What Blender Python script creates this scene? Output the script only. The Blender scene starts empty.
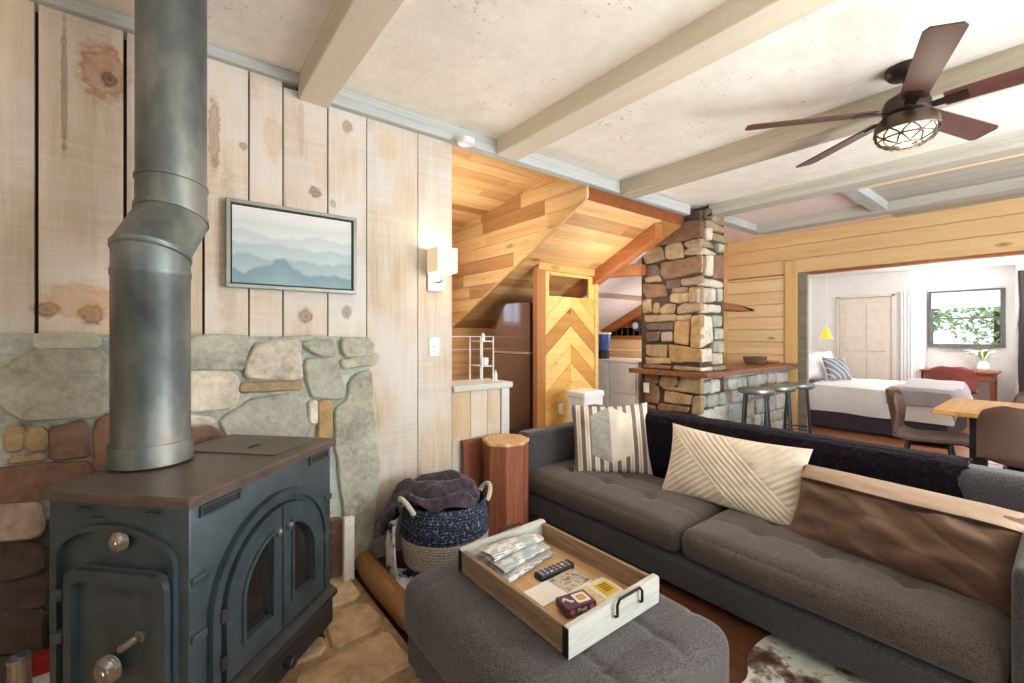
import bpy, bmesh, math, random
from mathutils import Vector, Matrix, Euler, noise
random.seed(11)
C = bpy.context.scene.collection
PI = math.pi

def srgb(r, g, b):
    def f(c):
        c /= 255.0
        return c/12.92 if c <= .04045 else ((c+.055)/1.055)**2.4
    return (f(r), f(g), f(b), 1.0)

# ------------------------------------------------------------------ materials
class NT:
    def __init__(s, name, rough=.6, metal=0.0, spec=.5):
        s.m = bpy.data.materials.new(name); s.m.use_nodes = True
        s.t = s.m.node_tree; s.b = s.t.nodes['Principled BSDF']
        s.b.inputs['Roughness'].default_value = rough
        s.b.inputs['Metallic'].default_value = metal
        s.b.inputs['Specular IOR Level'].default_value = spec
    def n(s, typ, **kw):
        nd = s.t.nodes.new(typ)
        for k, v in kw.items():
            if k in nd.inputs.keys():
                i = nd.inputs[k]
                if hasattr(v, 'is_output') or isinstance(v, bpy.types.NodeSocket): s.t.links.new(v, i)
                else: i.default_value = v
            else: setattr(nd, k, v)
        return nd
    def link(s, a, b): s.t.links.new(a, b)
    def base(s, sock):
        if isinstance(sock, bpy.types.NodeSocket): s.link(sock, s.b.inputs['Base Color'])
        else: s.b.inputs['Base Color'].default_value = sock
    def coord(s, scale=(1, 1, 1), rot=(0, 0, 0), loc=(0, 0, 0)):
        tc = s.n('ShaderNodeTexCoord')
        mp = s.n('ShaderNodeMapping', Vector=tc.outputs['Object'], Scale=scale, Rotation=rot, Location=loc)
        return mp.outputs['Vector']
    def noise(s, vec, scale=5, detail=4, rough=.55, w=None, dist=0):
        nd = s.t.nodes.new('ShaderNodeTexNoise')
        if w is not None: nd.noise_dimensions = '4D'; s.link(w, nd.inputs['W'])
        s.link(vec, nd.inputs['Vector'])
        nd.inputs['Scale'].default_value = scale; nd.inputs['Detail'].default_value = detail
        nd.inputs['Roughness'].default_value = rough; nd.inputs['Distortion'].default_value = dist
        return nd.outputs['Fac']
    def voro(s, vec, scale=5, w=None, feature='F1', rand=1.0):
        nd = s.t.nodes.new('ShaderNodeTexVoronoi'); nd.feature = feature
        if w is not None: nd.voronoi_dimensions = '4D'; s.link(w, nd.inputs['W'])
        s.link(vec, nd.inputs['Vector']); nd.inputs['Scale'].default_value = scale
        nd.inputs['Randomness'].default_value = rand
        return nd
    def ramp(s, fac, stops, interp='LINEAR'):
        nd = s.t.nodes.new('ShaderNodeValToRGB'); s.link(fac, nd.inputs['Fac']); nd.color_ramp.interpolation = interp
        els = nd.color_ramp.elements
        while len(els) < len(stops): els.new(.5)
        for e, (p, c) in zip(els, stops):
            e.position = p; e.color = c if isinstance(c, (tuple, list)) else (c, c, c, 1)
        return nd.outputs['Color']
    def math(s, op, a, b=None, c=None, clamp=False):
        nd = s.t.nodes.new('ShaderNodeMath'); nd.operation = op; nd.use_clamp = clamp
        for i, v in enumerate((a, b, c)):
            if v is None: continue
            if isinstance(v, bpy.types.NodeSocket): s.link(v, nd.inputs[i])
            else: nd.inputs[i].default_value = v
        return nd.outputs[0]
    def mix(s, fac, a, b, mode='MIX'):
        nd = s.t.nodes.new('ShaderNodeMix'); nd.data_type = 'RGBA'; nd.blend_type = mode
        for k, v in ((0, fac), (6, a), (7, b)):
            if isinstance(v, bpy.types.NodeSocket): s.link(v, nd.inputs[k])
            else: nd.inputs[k].default_value = v
        return nd.outputs[2]
    def attr(s, name, out='Color'):
        nd = s.t.nodes.new('ShaderNodeAttribute'); nd.attribute_name = name
        return nd.outputs[out]
    def sep(s, vec):
        nd = s.t.nodes.new('ShaderNodeSeparateXYZ'); s.link(vec, nd.inputs[0]); return nd.outputs
    def comb(s, x, y, z):
        nd = s.t.nodes.new('ShaderNodeCombineXYZ')
        for i, v in enumerate((x, y, z)):
            if isinstance(v, bpy.types.NodeSocket): s.link(v, nd.inputs[i])
            else: nd.inputs[i].default_value = v
        return nd.outputs[0]
    def bump(s, h, strength=.3, dist=.01):
        nd = s.n('ShaderNodeBump', Strength=strength, Distance=dist); s.link(h, nd.inputs['Height'])
        s.link(nd.outputs['Normal'], s.b.inputs['Normal'])

def plain(name, col, rough=.5, metal=0.0, spec=.5, var=.03, vscale=12, bump=0, bscale=60):
    k = NT(name, rough, metal, spec); v = k.coord()
    f = k.noise(v, vscale, 3)
    lo = tuple(max(0, c*(1-2*var)) for c in col[:3])+(1,); hi = tuple(min(1, c*(1+2*var)) for c in col[:3])+(1,)
    k.base(k.ramp(f, [(.3, lo), (.7, hi)]))
    if bump: k.bump(k.noise(v, bscale, 3), bump, .004)
    return k.m

def wood(name, stops, axis='x', across=14, along=.9, rough=.6, knots=.0, knotcol=srgb(96, 58, 34), tint=True, bump=.15,
         streak=0.0, streakcol=srgb(120, 80, 50), marks=None, white=0.0, saw=0.0):
    """Planks: grain runs along one axis; each plank carries its own random number and tint."""
    k = NT(name, rough, 0, .35)
    sc = {'x': (along, across, across), 'y': (across, along, across), 'z': (across, across, along)}[axis]
    r = k.attr('rnd', 'Fac'); w = k.math('MULTIPLY', r, 43.0)
    v = k.coord(sc)
    g = k.noise(v, 1.0, 6, .62, w, .6)
    fine = k.noise(v, 5.0, 3, .6, w)
    vf = k.noise(v, 16.0, 2, .5, w)
    fac = k.math('ADD', k.math('ADD', k.math('MULTIPLY', g, .62), k.math('MULTIPLY', fine, .28)), k.math('MULTIPLY', k.math('SUBTRACT', vf, .5), .22))
    fac = k.math('ADD', fac, .05)
    col = k.ramp(fac, stops)
    if white:
        p = k.noise(k.coord((1.3, 1.3, 1.3)), 1.6, 3, .5, w)
        col = k.mix(k.ramp(p, [(.38, 0), (.62, white)]), col, srgb(221, 214, 205))
    if streak:
        st = k.noise(k.coord({'x': (.35, 7, 7), 'y': (7, .35, 7), 'z': (7, 7, .35)}[axis]), 1.0, 3, .5, w, .9)
        col = k.mix(k.ramp(st, [(.60, 0), (.68, streak), (.74, 0)]), col, streakcol)
    if knots:
        ks = {'x': (2.2, 5.5, 5.5), 'y': (5.5, 2.2, 5.5), 'z': (5.5, 5.5, 2.2)}[axis]
        vo = k.voro(k.coord(ks), 1.0, w)
        d = vo.outputs['Distance']
        kf = k.ramp(d, [(0, .9), (knots*.55, .75), (knots*.7, .35), (knots, .5), (knots*1.25, .0)])
        col = k.mix(kf, col, knotcol)
    if marks:
        o = k.sep(k.coord())
        for (mx, mz, rx, rz, c, amt) in marks:
            wob = k.math('MULTIPLY', k.math('SUBTRACT', k.noise(k.coord(), 24, 5, .65), .5), 1.3)
            dx = k.math('MULTIPLY', k.math('SUBTRACT', o[0], mx), 1/rx)
            dz = k.math('MULTIPLY', k.math('SUBTRACT', o[2], mz), 1/rz)
            d = k.math('ADD', k.math('SQRT', k.math('ADD', k.math('MULTIPLY', dx, dx), k.math('MULTIPLY', dz, dz))), wob)
            col = k.mix(k.ramp(d, [(0, amt*.9), (.45, amt*.6), (.62, amt*1.0), (.74, amt*.45), (1.0, 0)]), col, c)
    if saw:
        sw = k.noise(k.coord((3, 3, 75), rot=(0, .04, 0)), 1.0, 3, .6, w); pt = k.noise(k.coord((1.5, 1.5, 1.5)), 2.0, 2, .5, w)
        col = k.mix(k.math('MULTIPLY', k.ramp(sw, [(.46, saw), (.56, 0)]), k.ramp(pt, [(.42, 0), (.58, 1)])), col, srgb(160, 136, 112))
        yl = k.noise(k.coord((2.5, 2.5, .8), loc=(4, 0, 2)), 1.3, 3, .55, w)
        col = k.mix(k.ramp(yl, [(.54, 0), (.68, .5)]), col, srgb(206, 164, 110))
    if tint: col = k.mix(1.0, col, k.attr('Col'), 'MULTIPLY')
    k.base(col)
    k.bump(fac, bump, .006)
    return k.m

def fabric(name, c1, c2, scale=220, rough=.95, bump=.35, patch=.12, sheen=.2):
    k = NT(name, rough, 0, .15); v = k.coord()
    f = k.noise(v, scale, 2, .7)
    col = k.ramp(f, [(.32, c1), (.68, c2)])
    p = k.noise(v, 5, 3)
    col = k.mix(k.ramp(p, [(.35, patch), (.65, 0)]), col, (0, 0, 0, 1))
    k.base(col); k.b.inputs['Sheen Weight'].default_value = sheen
    k.bump(f, bump, .003)
    return k.m

def stonemat(name, rough=.85, scale=6, bump=.6, spec=.3):
    k = NT(name, rough, 0, spec)
    w = k.math('MULTIPLY', k.attr('rnd', 'Fac'), 31.0)
    v = k.coord()
    a = k.noise(v, scale, 6, .62, w); b = k.noise(v, scale*5, 4, .6, w)
    f = k.math('ADD', k.math('MULTIPLY', a, .65), k.math('MULTIPLY', b, .35))
    col = k.mix(1.0, k.attr('Col'), k.ramp(f, [(.3, .42), (.5, 1.0), (.7, 1.5)]), 'MULTIPLY')
    k.base(col); k.bump(f, bump, .02)
    return k.m

def emit(name, col, strength, base=(1, 1, 1, 1)):
    k = NT(name, .5); k.base(base)
    k.b.inputs['Emission Color'].default_value = col; k.b.inputs['Emission Strength'].default_value = strength
    return k.m

# ------------------------------------------------------------------ meshes
class MB:
    def __init__(s, xf=None):
        s.v = []; s.f = []; s.c = []; s.r = []; s.xf = xf
    def add(s, verts, faces, col=(1, 1, 1), rnd=None, xf=None):
        o = len(s.v); r = random.random() if rnd is None else rnd
        for p in verts:
            p = Vector(p)
            if xf is not None: p = xf @ p
            if s.xf is not None: p = s.xf @ p
            s.v.append(p)
        for f in faces:
            s.f.append([i+o for i in f]); s.c.append(col); s.r.append(r)
        return s
    def bm(s, b, **kw):
        b.verts.index_update()
        s.add([v.co.copy() for v in b.verts], [[v.index for v in f.verts] for f in b.faces], **kw); b.free(); return s
    def box(s, lo, hi, bev=0, seg=1, **kw):
        b = bmesh.new(); bmesh.ops.create_cube(b, size=1)
        for v in b.verts:
            v.co = Vector([(lo[i]+hi[i])/2+v.co[i]*(hi[i]-lo[i]) for i in range(3)])
        if bev: bmesh.ops.bevel(b, geom=b.edges[:], offset=bev, segments=seg, affect='EDGES', profile=.5)
        return s.bm(b, **kw)
    def prism(s, poly, h0, h1, mp, bev=0, **kw):
        """poly in 2-D, extruded from h0 to h1; mp(a,b,h) maps to 3-D. bev insets the h1 end."""
        n = len(poly)
        area = sum(poly[i][0]*poly[(i+1) % n][1]-poly[(i+1) % n][0]*poly[i][1] for i in range(n))
        if area < 0: poly = poly[::-1]
        rings = [(poly, h0)]
        if bev:
            rings.append((poly, h1-(bev if h1 > h0 else -bev)))
            rings.append((inset(poly, bev), h1))
        else: rings.append((poly, h1))
        vs = [mp(p[0], p[1], h) for ring, h in rings for p in ring]
        fs = [list(range(n))[::-1], [i+n*(len(rings)-1) for i in range(n)]]
        for k in range(len(rings)-1):
            for i in range(n):
                j = (i+1) % n
                fs.append([k*n+i, k*n+j, (k+1)*n+j, (k+1)*n+i])
        return s.add(vs, fs, **kw)
    def tube(s, pts, r, seg=8, cap=True, **kw):
        pts = [Vector(p) for p in pts]; n = len(pts)
        rs = r if isinstance(r, (list, tuple)) else [r]*n
        t0 = (pts[1]-pts[0]).normalized()
        u = t0.cross(Vector((0, 0, 1)))
        if u.length < .05: u = t0.cross(Vector((1, 0, 0)))
        u.normalize(); vs = []; fs = []
        for i in range(n):
            t = (pts[min(i+1, n-1)]-pts[max(i-1, 0)]).normalized()
            u = (u-t*u.dot(t)).normalized(); w = t.cross(u)
            for k in range(seg):
                a = 2*PI*k/seg; vs.append(pts[i]+(u*math.cos(a)+w*math.sin(a))*rs[i])
        for i in range(n-1):
            for k in range(seg):
                q = (k+1) % seg; fs.append([i*seg+k, i*seg+q, (i+1)*seg+q, (i+1)*seg+k])
        if cap: fs.append(list(range(seg))[::-1]); fs.append([(n-1)*seg+k for k in range(seg)])
        return s.add(vs, fs, **kw)
    def lathe(s, prof, c=(0, 0, 0), seg=32, cap=True, rot=None, **kw):
        """prof: (r,z) pairs, from one end to the other."""
        m = Matrix.Translation(c)
        if rot is not None: m = m @ rot
        vs = []; fs = []
        for (r, z) in prof:
            for k in range(seg):
                a = 2*PI*k/seg; vs.append(m @ Vector((r*math.cos(a), r*math.sin(a), z)))
        for i in range(len(prof)-1):
            for k in range(seg):
                q = (k+1) % seg; fs.append([i*seg+k, i*seg+q, (i+1)*seg+q, (i+1)*seg+k])
        if cap:
            if prof[0][0] > 1e-5: fs.append(list(range(seg))[::-1])
            if prof[-1][0] > 1e-5: fs.append([(len(prof)-1)*seg+k for k in range(seg)])
        return s.add(vs, fs, **kw)
    def grid(s, fn, nu, nv, **kw):
        vs = [fn(i/nu, j/nv) for i in range(nu+1) for j in range(nv+1)]
        fs = [[i*(nv+1)+j, (i+1)*(nv+1)+j, (i+1)*(nv+1)+j+1, i*(nv+1)+j+1] for i in range(nu) for j in range(nv)]
        return s.add(vs, fs, **kw)
    def sheet(s, fn, nu, nv, th=.006, **kw):
        """fn(u,v)->point; closed thin cloth of thickness th"""
        P = [[Vector(fn(i/nu, j/nv)) for j in range(nv+1)] for i in range(nu+1)]
        vs = []
        N = [[None]*(nv+1) for _ in range(nu+1)]
        for i in range(nu+1):
            for j in range(nv+1):
                a = P[min(i+1, nu)][j]-P[max(i-1, 0)][j]; b = P[i][min(j+1, nv)]-P[i][max(j-1, 0)]
                N[i][j] = a.cross(b).normalized() if a.cross(b).length > 1e-9 else Vector((0, 0, 1))
        for sgn in (1, -1):
            for i in range(nu+1):
                for j in range(nv+1): vs.append(P[i][j]+N[i][j]*th*.5*sgn)
        M = (nu+1)*(nv+1); id_ = lambda i, j: i*(nv+1)+j
        fs = []
        for i in range(nu):
            for j in range(nv):
                q = [id_(i, j), id_(i+1, j), id_(i+1, j+1), id_(i, j+1)]
                fs.append(q); fs.append([x+M for x in q[::-1]])
        edge = [(i, 0) for i in range(nu)]+[(nu, j) for j in range(nv)]+[(i, nv) for i in range(nu, 0, -1)]+[(0, j) for j in range(nv, 0, -1)]
        for k in range(len(edge)):
            a = id_(*edge[k]); b = id_(*edge[(k+1) % len(edge)])
            fs.append([b, a, a+M, b+M])
        return s.add(vs, fs, **kw)
    def rbox(s, c, size, r=.05, n=14, fn=None, **kw):
        """soft upholstered block; fn(p, nrm, (a,b,c)) may move each point"""
        hx, hy, hz = [d/2 for d in size]; H = (hx, hy, hz)
        key = {}; vs = []; fs = []
        def coords(h, m):
            out = []
            for i in range(m+1):
                t = i/m
                out.append(-h+2*h*t)
            e = [-h, -h+.15*r, -h+.4*r, -h+.7*r]
            inner = [-(h-r)+2*(h-r)*i/m for i in range(m+1)]
            return e+inner+[-x for x in e[::-1]]
        X = coords(hx, n if hx > .2 else max(3, n//3)); Y = coords(hy, n if hy > .2 else max(3, n//3)); Z = coords(hz, max(3, n//3))
        def vert(p):
            k = (round(p[0], 5), round(p[1], 5), round(p[2], 5))
            if k not in key:
                inner = Vector([max(-(H[i]-r), min(H[i]-r, p[i])) for i in range(3)])
                d = Vector(p)-inner
                nn = d.normalized() if d.length > 1e-9 else Vector((0, 0, 1))
                q = inner+nn*r
                if fn: q = fn(q, nn, (p[0]/hx, p[1]/hy, p[2]/hz))
                key[k] = len(vs); vs.append(q+Vector(c))
            return key[k]
        def face(A, B, mk, flip):
            for i in range(len(A)-1):
                for j in range(len(B)-1):
                    q = [vert(mk(A[i], B[j])), vert(mk(A[i+1], B[j])), vert(mk(A[i+1], B[j+1])), vert(mk(A[i], B[j+1]))]
                    if len(set(q)) >= 3: fs.append(q[::-1] if flip else q)
        face(X, Y, lambda a, b: (a, b, hz), False); face(X, Y, lambda a, b: (a, b, -hz), True)
        face(Y, Z, lambda a, b: (hx, a, b), False); face(Y, Z, lambda a, b: (-hx, a, b), True)
        face(X, Z, lambda a, b: (a, -hy, b), False); face(X, Z, lambda a, b: (a, hy, b), True)
        return s.add(vs, fs, **kw)
    def build(s, name, mat, parent=None, origin=None, matrix=None, smooth=True, ang=35):
        if matrix is not None: T = matrix
        elif parent is not None: T = WM[parent.name]
        else:
            if origin is None:
                xs = [[p[i] for p in s.v] for i in range(3)]
                origin = ((min(xs[0])+max(xs[0]))/2, (min(xs[1])+max(xs[1]))/2, min(xs[2]))
            T = Matrix.Translation(origin)
        inv = T.inverted()
        me = bpy.data.meshes.new(name); me.from_pydata([inv @ p for p in s.v], [], s.f)
        ca = me.color_attributes.new('Col', 'FLOAT_COLOR', 'CORNER'); ra = me.attributes.new('rnd', 'FLOAT', 'FACE')
        li = 0
        for fi, f in enumerate(s.f):
            ra.data[fi].value = s.r[fi]; c = s.c[fi]
            for _ in f: ca.data[li].color = (c[0], c[1], c[2], 1); li += 1
        b = bmesh.new(); b.from_mesh(me); bmesh.ops.recalc_face_normals(b, faces=b.faces[:]); b.to_mesh(me); b.free()
        if smooth:
            me.shade_smooth(); me.set_sharp_from_angle(angle=math.radians(ang))
        me.materials.append(mat)
        o = bpy.data.objects.new(name, me); C.objects.link(o)
        WM[o.name] = T
        if parent is not None:
            o.parent = parent; o.matrix_basis = WM[parent.name].inverted() @ T
        else: o.matrix_basis = T
        return o
WM = {}

def inset(poly, d):
    n = len(poly); out = []
    for i in range(n):
        p0 = Vector(poly[i-1]); p1 = Vector(poly[i]); p2 = Vector(poly[(i+1) % n])
        a = (p1-p0).normalized(); b = (p2-p1).normalized()
        na = Vector((-a.y, a.x)); nb = Vector((-b.y, b.x)); m = na+nb
        if m.length < .3: m = na
        m = m/max(.5, m.length_squared/2)
        out.append(tuple(p1+m*d))
    return out
def chaikin(poly, it=1, q=.25):
    for _ in range(it):
        out = []
        n = len(poly)
        for i in range(n):
            a = poly[i]; b = poly[(i+1) % n]
            out.append((a[0]+(b[0]-a[0])*q, a[1]+(b[1]-a[1])*q)); out.append((a[0]+(b[0]-a[0])*(1-q), a[1]+(b[1]-a[1])*(1-q)))
        poly = out
    return poly
def rough_poly(poly, amp, step=.04):
    out = []; n = len(poly)
    for i in range(n):
        a = poly[i]; b = poly[(i+1) % n]; L = math.hypot(b[0]-a[0], b[1]-a[1]); m = max(1, int(L/step))
        for k in range(m):
            t = k/m
            out.append((a[0]+(b[0]-a[0])*t+(random.uniform(-amp, amp) if k else 0), a[1]+(b[1]-a[1])*t+(random.uniform(-amp, amp) if k else 0)))
    return out
def clip(poly, a, b, c):
    """keep the side a*x+b*y<=c"""
    out = []
    for i in range(len(poly)):
        p = poly[i]; q = poly[(i+1) % len(poly)]; dp = a*p[0]+b*p[1]-c; dq = a*q[0]+b*q[1]-c
        if dp <= 0: out.append(p)
        if dp*dq < 0:
            t = dp/(dp-dq); out.append((p[0]+(q[0]-p[0])*t, p[1]+(q[1]-p[1])*t))
    return out
def cliprect(poly, x0, x1, y0, y1):
    for a, b, c in ((-1, 0, -x0), (1, 0, x1), (0, -1, -y0), (0, 1, y1)):
        poly = clip(poly, a, b, c)
        if len(poly) < 3: return []
    return poly
def arc(cx, cy, rx, ry, a0, a1, n):
    return [(cx+rx*math.cos(a0+(a1-a0)*i/n), cy+ry*math.sin(a0+(a1-a0)*i/n)) for i in range(n+1)]
def rrect(x0, x1, y0, y1, r, n=4):
    return (arc(x1-r, y1-r, r, r, 0, PI/2, n)+arc(x0+r, y1-r, r, r, PI/2, PI, n) +
            arc(x0+r, y0+r, r, r, PI, 1.5*PI, n)+arc(x1-r, y0+r, r, r, 1.5*PI, 2*PI, n))

def tag(o, label, cat, group=None):
    o['label'] = label; o['category'] = cat
    if group: o['group'] = group
    return o
def thing(name, label, cat, loc=(0, 0, 0), rz=0, group=None, rot=None):
    o = bpy.data.objects.new(name, None); C.objects.link(o); o.empty_display_size = .05
    m = Matrix.Translation(loc) @ (rot.to_matrix().to_4x4() if rot is not None else Matrix.Rotation(rz, 4, 'Z'))
    o.matrix_basis = m; WM[o.name] = m
    return tag(o, label, cat, group)
def struct(o): o['kind'] = 'structure'; return o
def copytree(src, loc, rz=None, label=None, group=None):
    r = src.copy(); C.objects.link(r); r.location = loc
    if rz is not None: r.rotation_euler = (0, 0, rz)
    if label: r['label'] = label
    if group: r['group'] = group
    for ch in list(src.children):
        c = ch.copy(); C.objects.link(c); c.parent = r
        for g in ch.children:
            d = g.copy(); C.objects.link(d); d.parent = c
    return r
def jit(c, a=.1):
    k = 1+random.uniform(-a, a); h = random.uniform(-.012, .012); return (c[0]*k*(1+h), c[1]*k, c[2]*k*(1-h))
def ccw(p):
    return p if sum(p[i][0]*p[(i+1) % len(p)][1]-p[(i+1) % len(p)][0]*p[i][1] for i in range(len(p))) > 0 else p[::-1]
def mXZ(y): return lambda a, b, h: (a, y-h, b)       # upright, facing -Y, h grows toward the viewer
def mYZ(x): return lambda a, b, h: (x-h, a, b)       # upright, facing -X
def mXY(z): return lambda a, b, h: (a, b, z+h)       # lying flat
def text_mesh(mb, body, size, mat4, depth=.0005, **kw):
    cu = bpy.data.curves.new('lettering', 'FONT'); cu.body = body; cu.size = size; cu.extrude = depth
    cu.align_x = 'CENTER'; cu.align_y = 'CENTER'
    o = bpy.data.objects.new('lettering', cu); C.objects.link(o)
    dg = bpy.context.evaluated_depsgraph_get(); me = bpy.data.meshes.new_from_object(o.evaluated_get(dg))
    mb.add([v.co.copy() for v in me.vertices], [list(p.vertices) for p in me.polygons], xf=mat4, **kw)
    bpy.data.objects.remove(o); bpy.data.meshes.remove(me); bpy.data.curves.remove(cu)
WAIN=[
("g",[ (-0.400,1.296),(-0.225,1.296),(-0.222,1.260),(-0.395,1.253) ]),
("g",[ (-0.483,1.154),(-0.442,1.204),(-0.392,1.236),(-0.251,1.233),(-0.204,1.223),(-0.199,1.179),(-0.210,0.980),(-0.418,0.983),(-0.442,1.001),(-0.478,1.041) ]),
("y",[ (-0.466,0.948),(-0.446,0.957),(-0.426,0.943),(-0.426,0.885),(-0.446,0.872),(-0.466,0.879) ]),
("y",[ (-0.414,0.945),(-0.372,0.943),(-0.369,0.868),(-0.414,0.870) ]),
("r",[ (-0.357,0.941),(-0.271,0.957),(-0.253,0.821),(-0.351,0.823) ]),
("r",[ (-0.232,0.909),(-0.219,0.959),(-0.189,0.972),(-0.186,0.858),(-0.199,0.753),(-0.232,0.759) ]),
("y",[ (-0.458,0.841),(-0.377,0.845),(-0.374,0.826),(-0.456,0.829) ]),
("r",[ (-0.530,0.807),(-0.251,0.788),(-0.239,0.723),(-0.382,0.721),(-0.390,0.678),(-0.530,0.700) ]),
("p",[ (-0.553,0.687),(-0.392,0.667),(-0.377,0.561),(-0.395,0.544),(-0.553,0.574) ]),
("r",[ (-0.542,0.549),(-0.433,0.528),(-0.372,0.491),(-0.372,0.408),(-0.458,0.400),(-0.542,0.446) ]),
("r",[ (-0.542,0.421),(-0.453,0.383),(-0.372,0.385),(-0.372,0.271),(-0.468,0.286),(-0.542,0.314) ]),
("y",[ (-0.530,0.288),(-0.372,0.248),(-0.372,0.104),(-0.530,0.156) ]),
("r",[ (-0.530,0.138),(-0.372,0.081),(-0.372,-0.048),(-0.530,-0.005) ]),
("g",[ (0.069,1.265),(0.098,1.291),(0.298,1.288),(0.302,1.262),(0.283,1.145),(0.072,1.147) ]),
("l",[ (0.341,1.254),(0.522,1.265),(0.528,1.086),(0.501,1.079),(0.293,1.106),(0.298,1.172) ]),
("g",[ (0.538,1.257),(0.576,1.269),(0.687,1.270),(0.687,1.194),(0.635,1.191),(0.561,1.234) ]),
("g",[ (0.730,1.273),(0.779,1.280),(0.894,1.263),(0.894,1.194),(0.742,1.193) ]),
("g",[ (0.730,1.161),(0.928,1.188),(0.908,1.135),(0.742,1.123) ]),
("g",[ (0.561,1.174),(0.705,1.181),(0.747,0.978),(0.730,0.965),(0.589,0.980),(0.561,1.078) ]),
("l",[ (0.069,1.139),(0.231,1.125),(0.257,1.090),(0.255,0.998),(0.231,0.961),(0.069,0.965) ]),
("y",[ (0.273,1.068),(0.528,1.065),(0.531,1.027),(0.269,1.033) ]),
("g",[ (0.191,0.912),(0.269,0.953),(0.306,0.987),(0.490,1.000),(0.543,0.942),(0.576,0.837),(0.555,0.792),(0.478,0.727),(0.249,0.764) ]),
("l",[ (0.572,0.952),(0.600,0.955),(0.600,0.846),(0.572,0.855) ]),
("o",[ (0.617,0.953),(0.675,0.948),(0.670,0.776),(0.660,0.698),(0.610,0.705) ]),
("g",[ (0.773,1.041),(0.816,1.087),(0.883,1.097),(0.900,0.860),(0.934,0.597),(0.928,0.430),(0.894,0.159),(0.811,0.030),(0.773,0.031),(0.757,0.305),(0.721,0.581),(0.703,0.744),(0.705,0.908),(0.766,0.939) ]),
("l",[ (0.072,0.938),(0.155,0.917),(0.159,0.901),(0.072,0.902) ]),
("r",[ (0.680,0.326),(0.736,0.311),(0.747,-0.040),(0.680,-0.069) ]),
("r",[ (0.072,0.880),(0.164,0.877),(0.218,0.815),(0.218,0.676),(0.072,0.704) ]),
]
PILL=[
("b",[ (3.001,2.467),(2.423,2.473),(2.358,2.444),(2.358,2.297),(2.954,2.278),(3.014,2.329) ]),
("y",[ (3.021,2.205),(2.922,2.274),(2.796,2.265),(2.750,2.210),(2.742,2.126),(2.982,2.102) ]),
("y",[ (2.734,2.251),(2.650,2.280),(2.546,2.268),(2.517,2.180),(2.523,2.113),(2.674,2.117),(2.722,2.130) ]),
("t",[ (2.512,2.257),(2.434,2.275),(2.358,2.272),(2.358,2.201),(2.478,2.210) ]),
("t",[ (2.500,2.172),(2.434,2.198),(2.358,2.191),(2.358,2.120),(2.434,2.126),(2.500,2.141) ]),
("d",[ (2.975,2.075),(2.833,2.069),(2.783,2.008),(2.796,1.958),(2.961,1.961) ]),
("b",[ (2.771,2.082),(2.358,2.096),(2.358,1.941),(2.722,1.904),(2.777,1.956) ]),
("t",[ (2.982,1.946),(2.796,1.950),(2.783,1.893),(2.975,1.895) ]),
("d",[ (2.722,1.888),(2.557,1.887),(2.557,1.803),(2.715,1.806) ]),
("t",[ (2.546,1.876),(2.358,1.898),(2.358,1.817),(2.534,1.822) ]),
("b",[ (3.001,1.875),(2.734,1.845),(2.710,1.720),(2.948,1.708),(3.014,1.809) ]),
("t",[ (2.638,1.800),(2.478,1.791),(2.478,1.755),(2.650,1.758) ]),
("y",[ (2.662,1.738),(2.467,1.739),(2.467,1.647),(2.573,1.636),(2.674,1.659) ]),
("y",[ (2.456,1.784),(2.358,1.781),(2.358,1.634),(2.456,1.640) ]),
("y",[ (3.014,1.684),(2.922,1.705),(2.897,1.566),(3.001,1.548) ]),
("y",[ (2.871,1.653),(2.813,1.650),(2.813,1.541),(2.884,1.544) ]),
("y",[ (2.801,1.584),(2.710,1.634),(2.603,1.617),(2.615,1.533),(2.771,1.528) ]),
("t",[ (2.584,1.584),(2.512,1.622),(2.358,1.619),(2.358,1.543),(2.573,1.521) ]),
("y",[ (2.988,1.517),(2.603,1.513),(2.603,1.453),(2.975,1.446) ]),
("y",[ (2.592,1.504),(2.434,1.507),(2.434,1.459),(2.592,1.453) ]),
("d",[ (2.975,1.424),(2.638,1.438),(2.638,1.353),(2.961,1.356) ]),
("o",[ (2.615,1.444),(2.445,1.449),(2.467,1.197),(2.627,1.221) ]),
("o",[ (2.423,1.487),(2.358,1.503),(2.358,1.178),(2.434,1.167) ]),
("d",[ (2.961,1.322),(2.789,1.333),(2.801,1.240),(2.948,1.217) ]),
("p",[ (2.766,1.322),(2.650,1.332),(2.650,1.232),(2.766,1.231) ]),
("y",[ (2.975,1.188),(2.710,1.192),(2.722,1.066),(2.884,1.060),(2.961,1.076) ]),
("o",[ (2.686,1.193),(2.358,1.148),(2.358,1.027),(2.662,1.012) ]),
("y",[ (2.975,1.046),(2.686,1.047),(2.674,1.001),(2.961,0.975) ]),
("b",[ (2.988,0.842),(2.833,0.872),(2.813,0.625),(2.833,0.542),(2.975,0.547) ]),
("y",[ (2.801,0.835),(2.358,0.885),(2.358,0.702),(2.734,0.717),(2.801,0.754) ]),
("y",[ (2.734,0.695),(2.423,0.668),(2.445,0.580),(2.746,0.575) ]),
("b",[ (2.813,0.545),(2.445,0.549),(2.467,0.505),(2.813,0.479) ]),
("y",[ (2.401,0.670),(2.347,0.676),(2.347,0.501),(2.423,0.491) ]),
("b",[ (2.975,0.514),(2.846,0.508),(2.846,0.310),(2.975,0.300) ]),
("y",[ (2.808,0.436),(2.358,0.459),(2.358,0.237),(2.808,0.196) ]),
("b",[ (2.975,0.255),(2.846,0.277),(2.434,0.181),(2.434,0.058),(2.975,0.008) ]),
]
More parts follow.
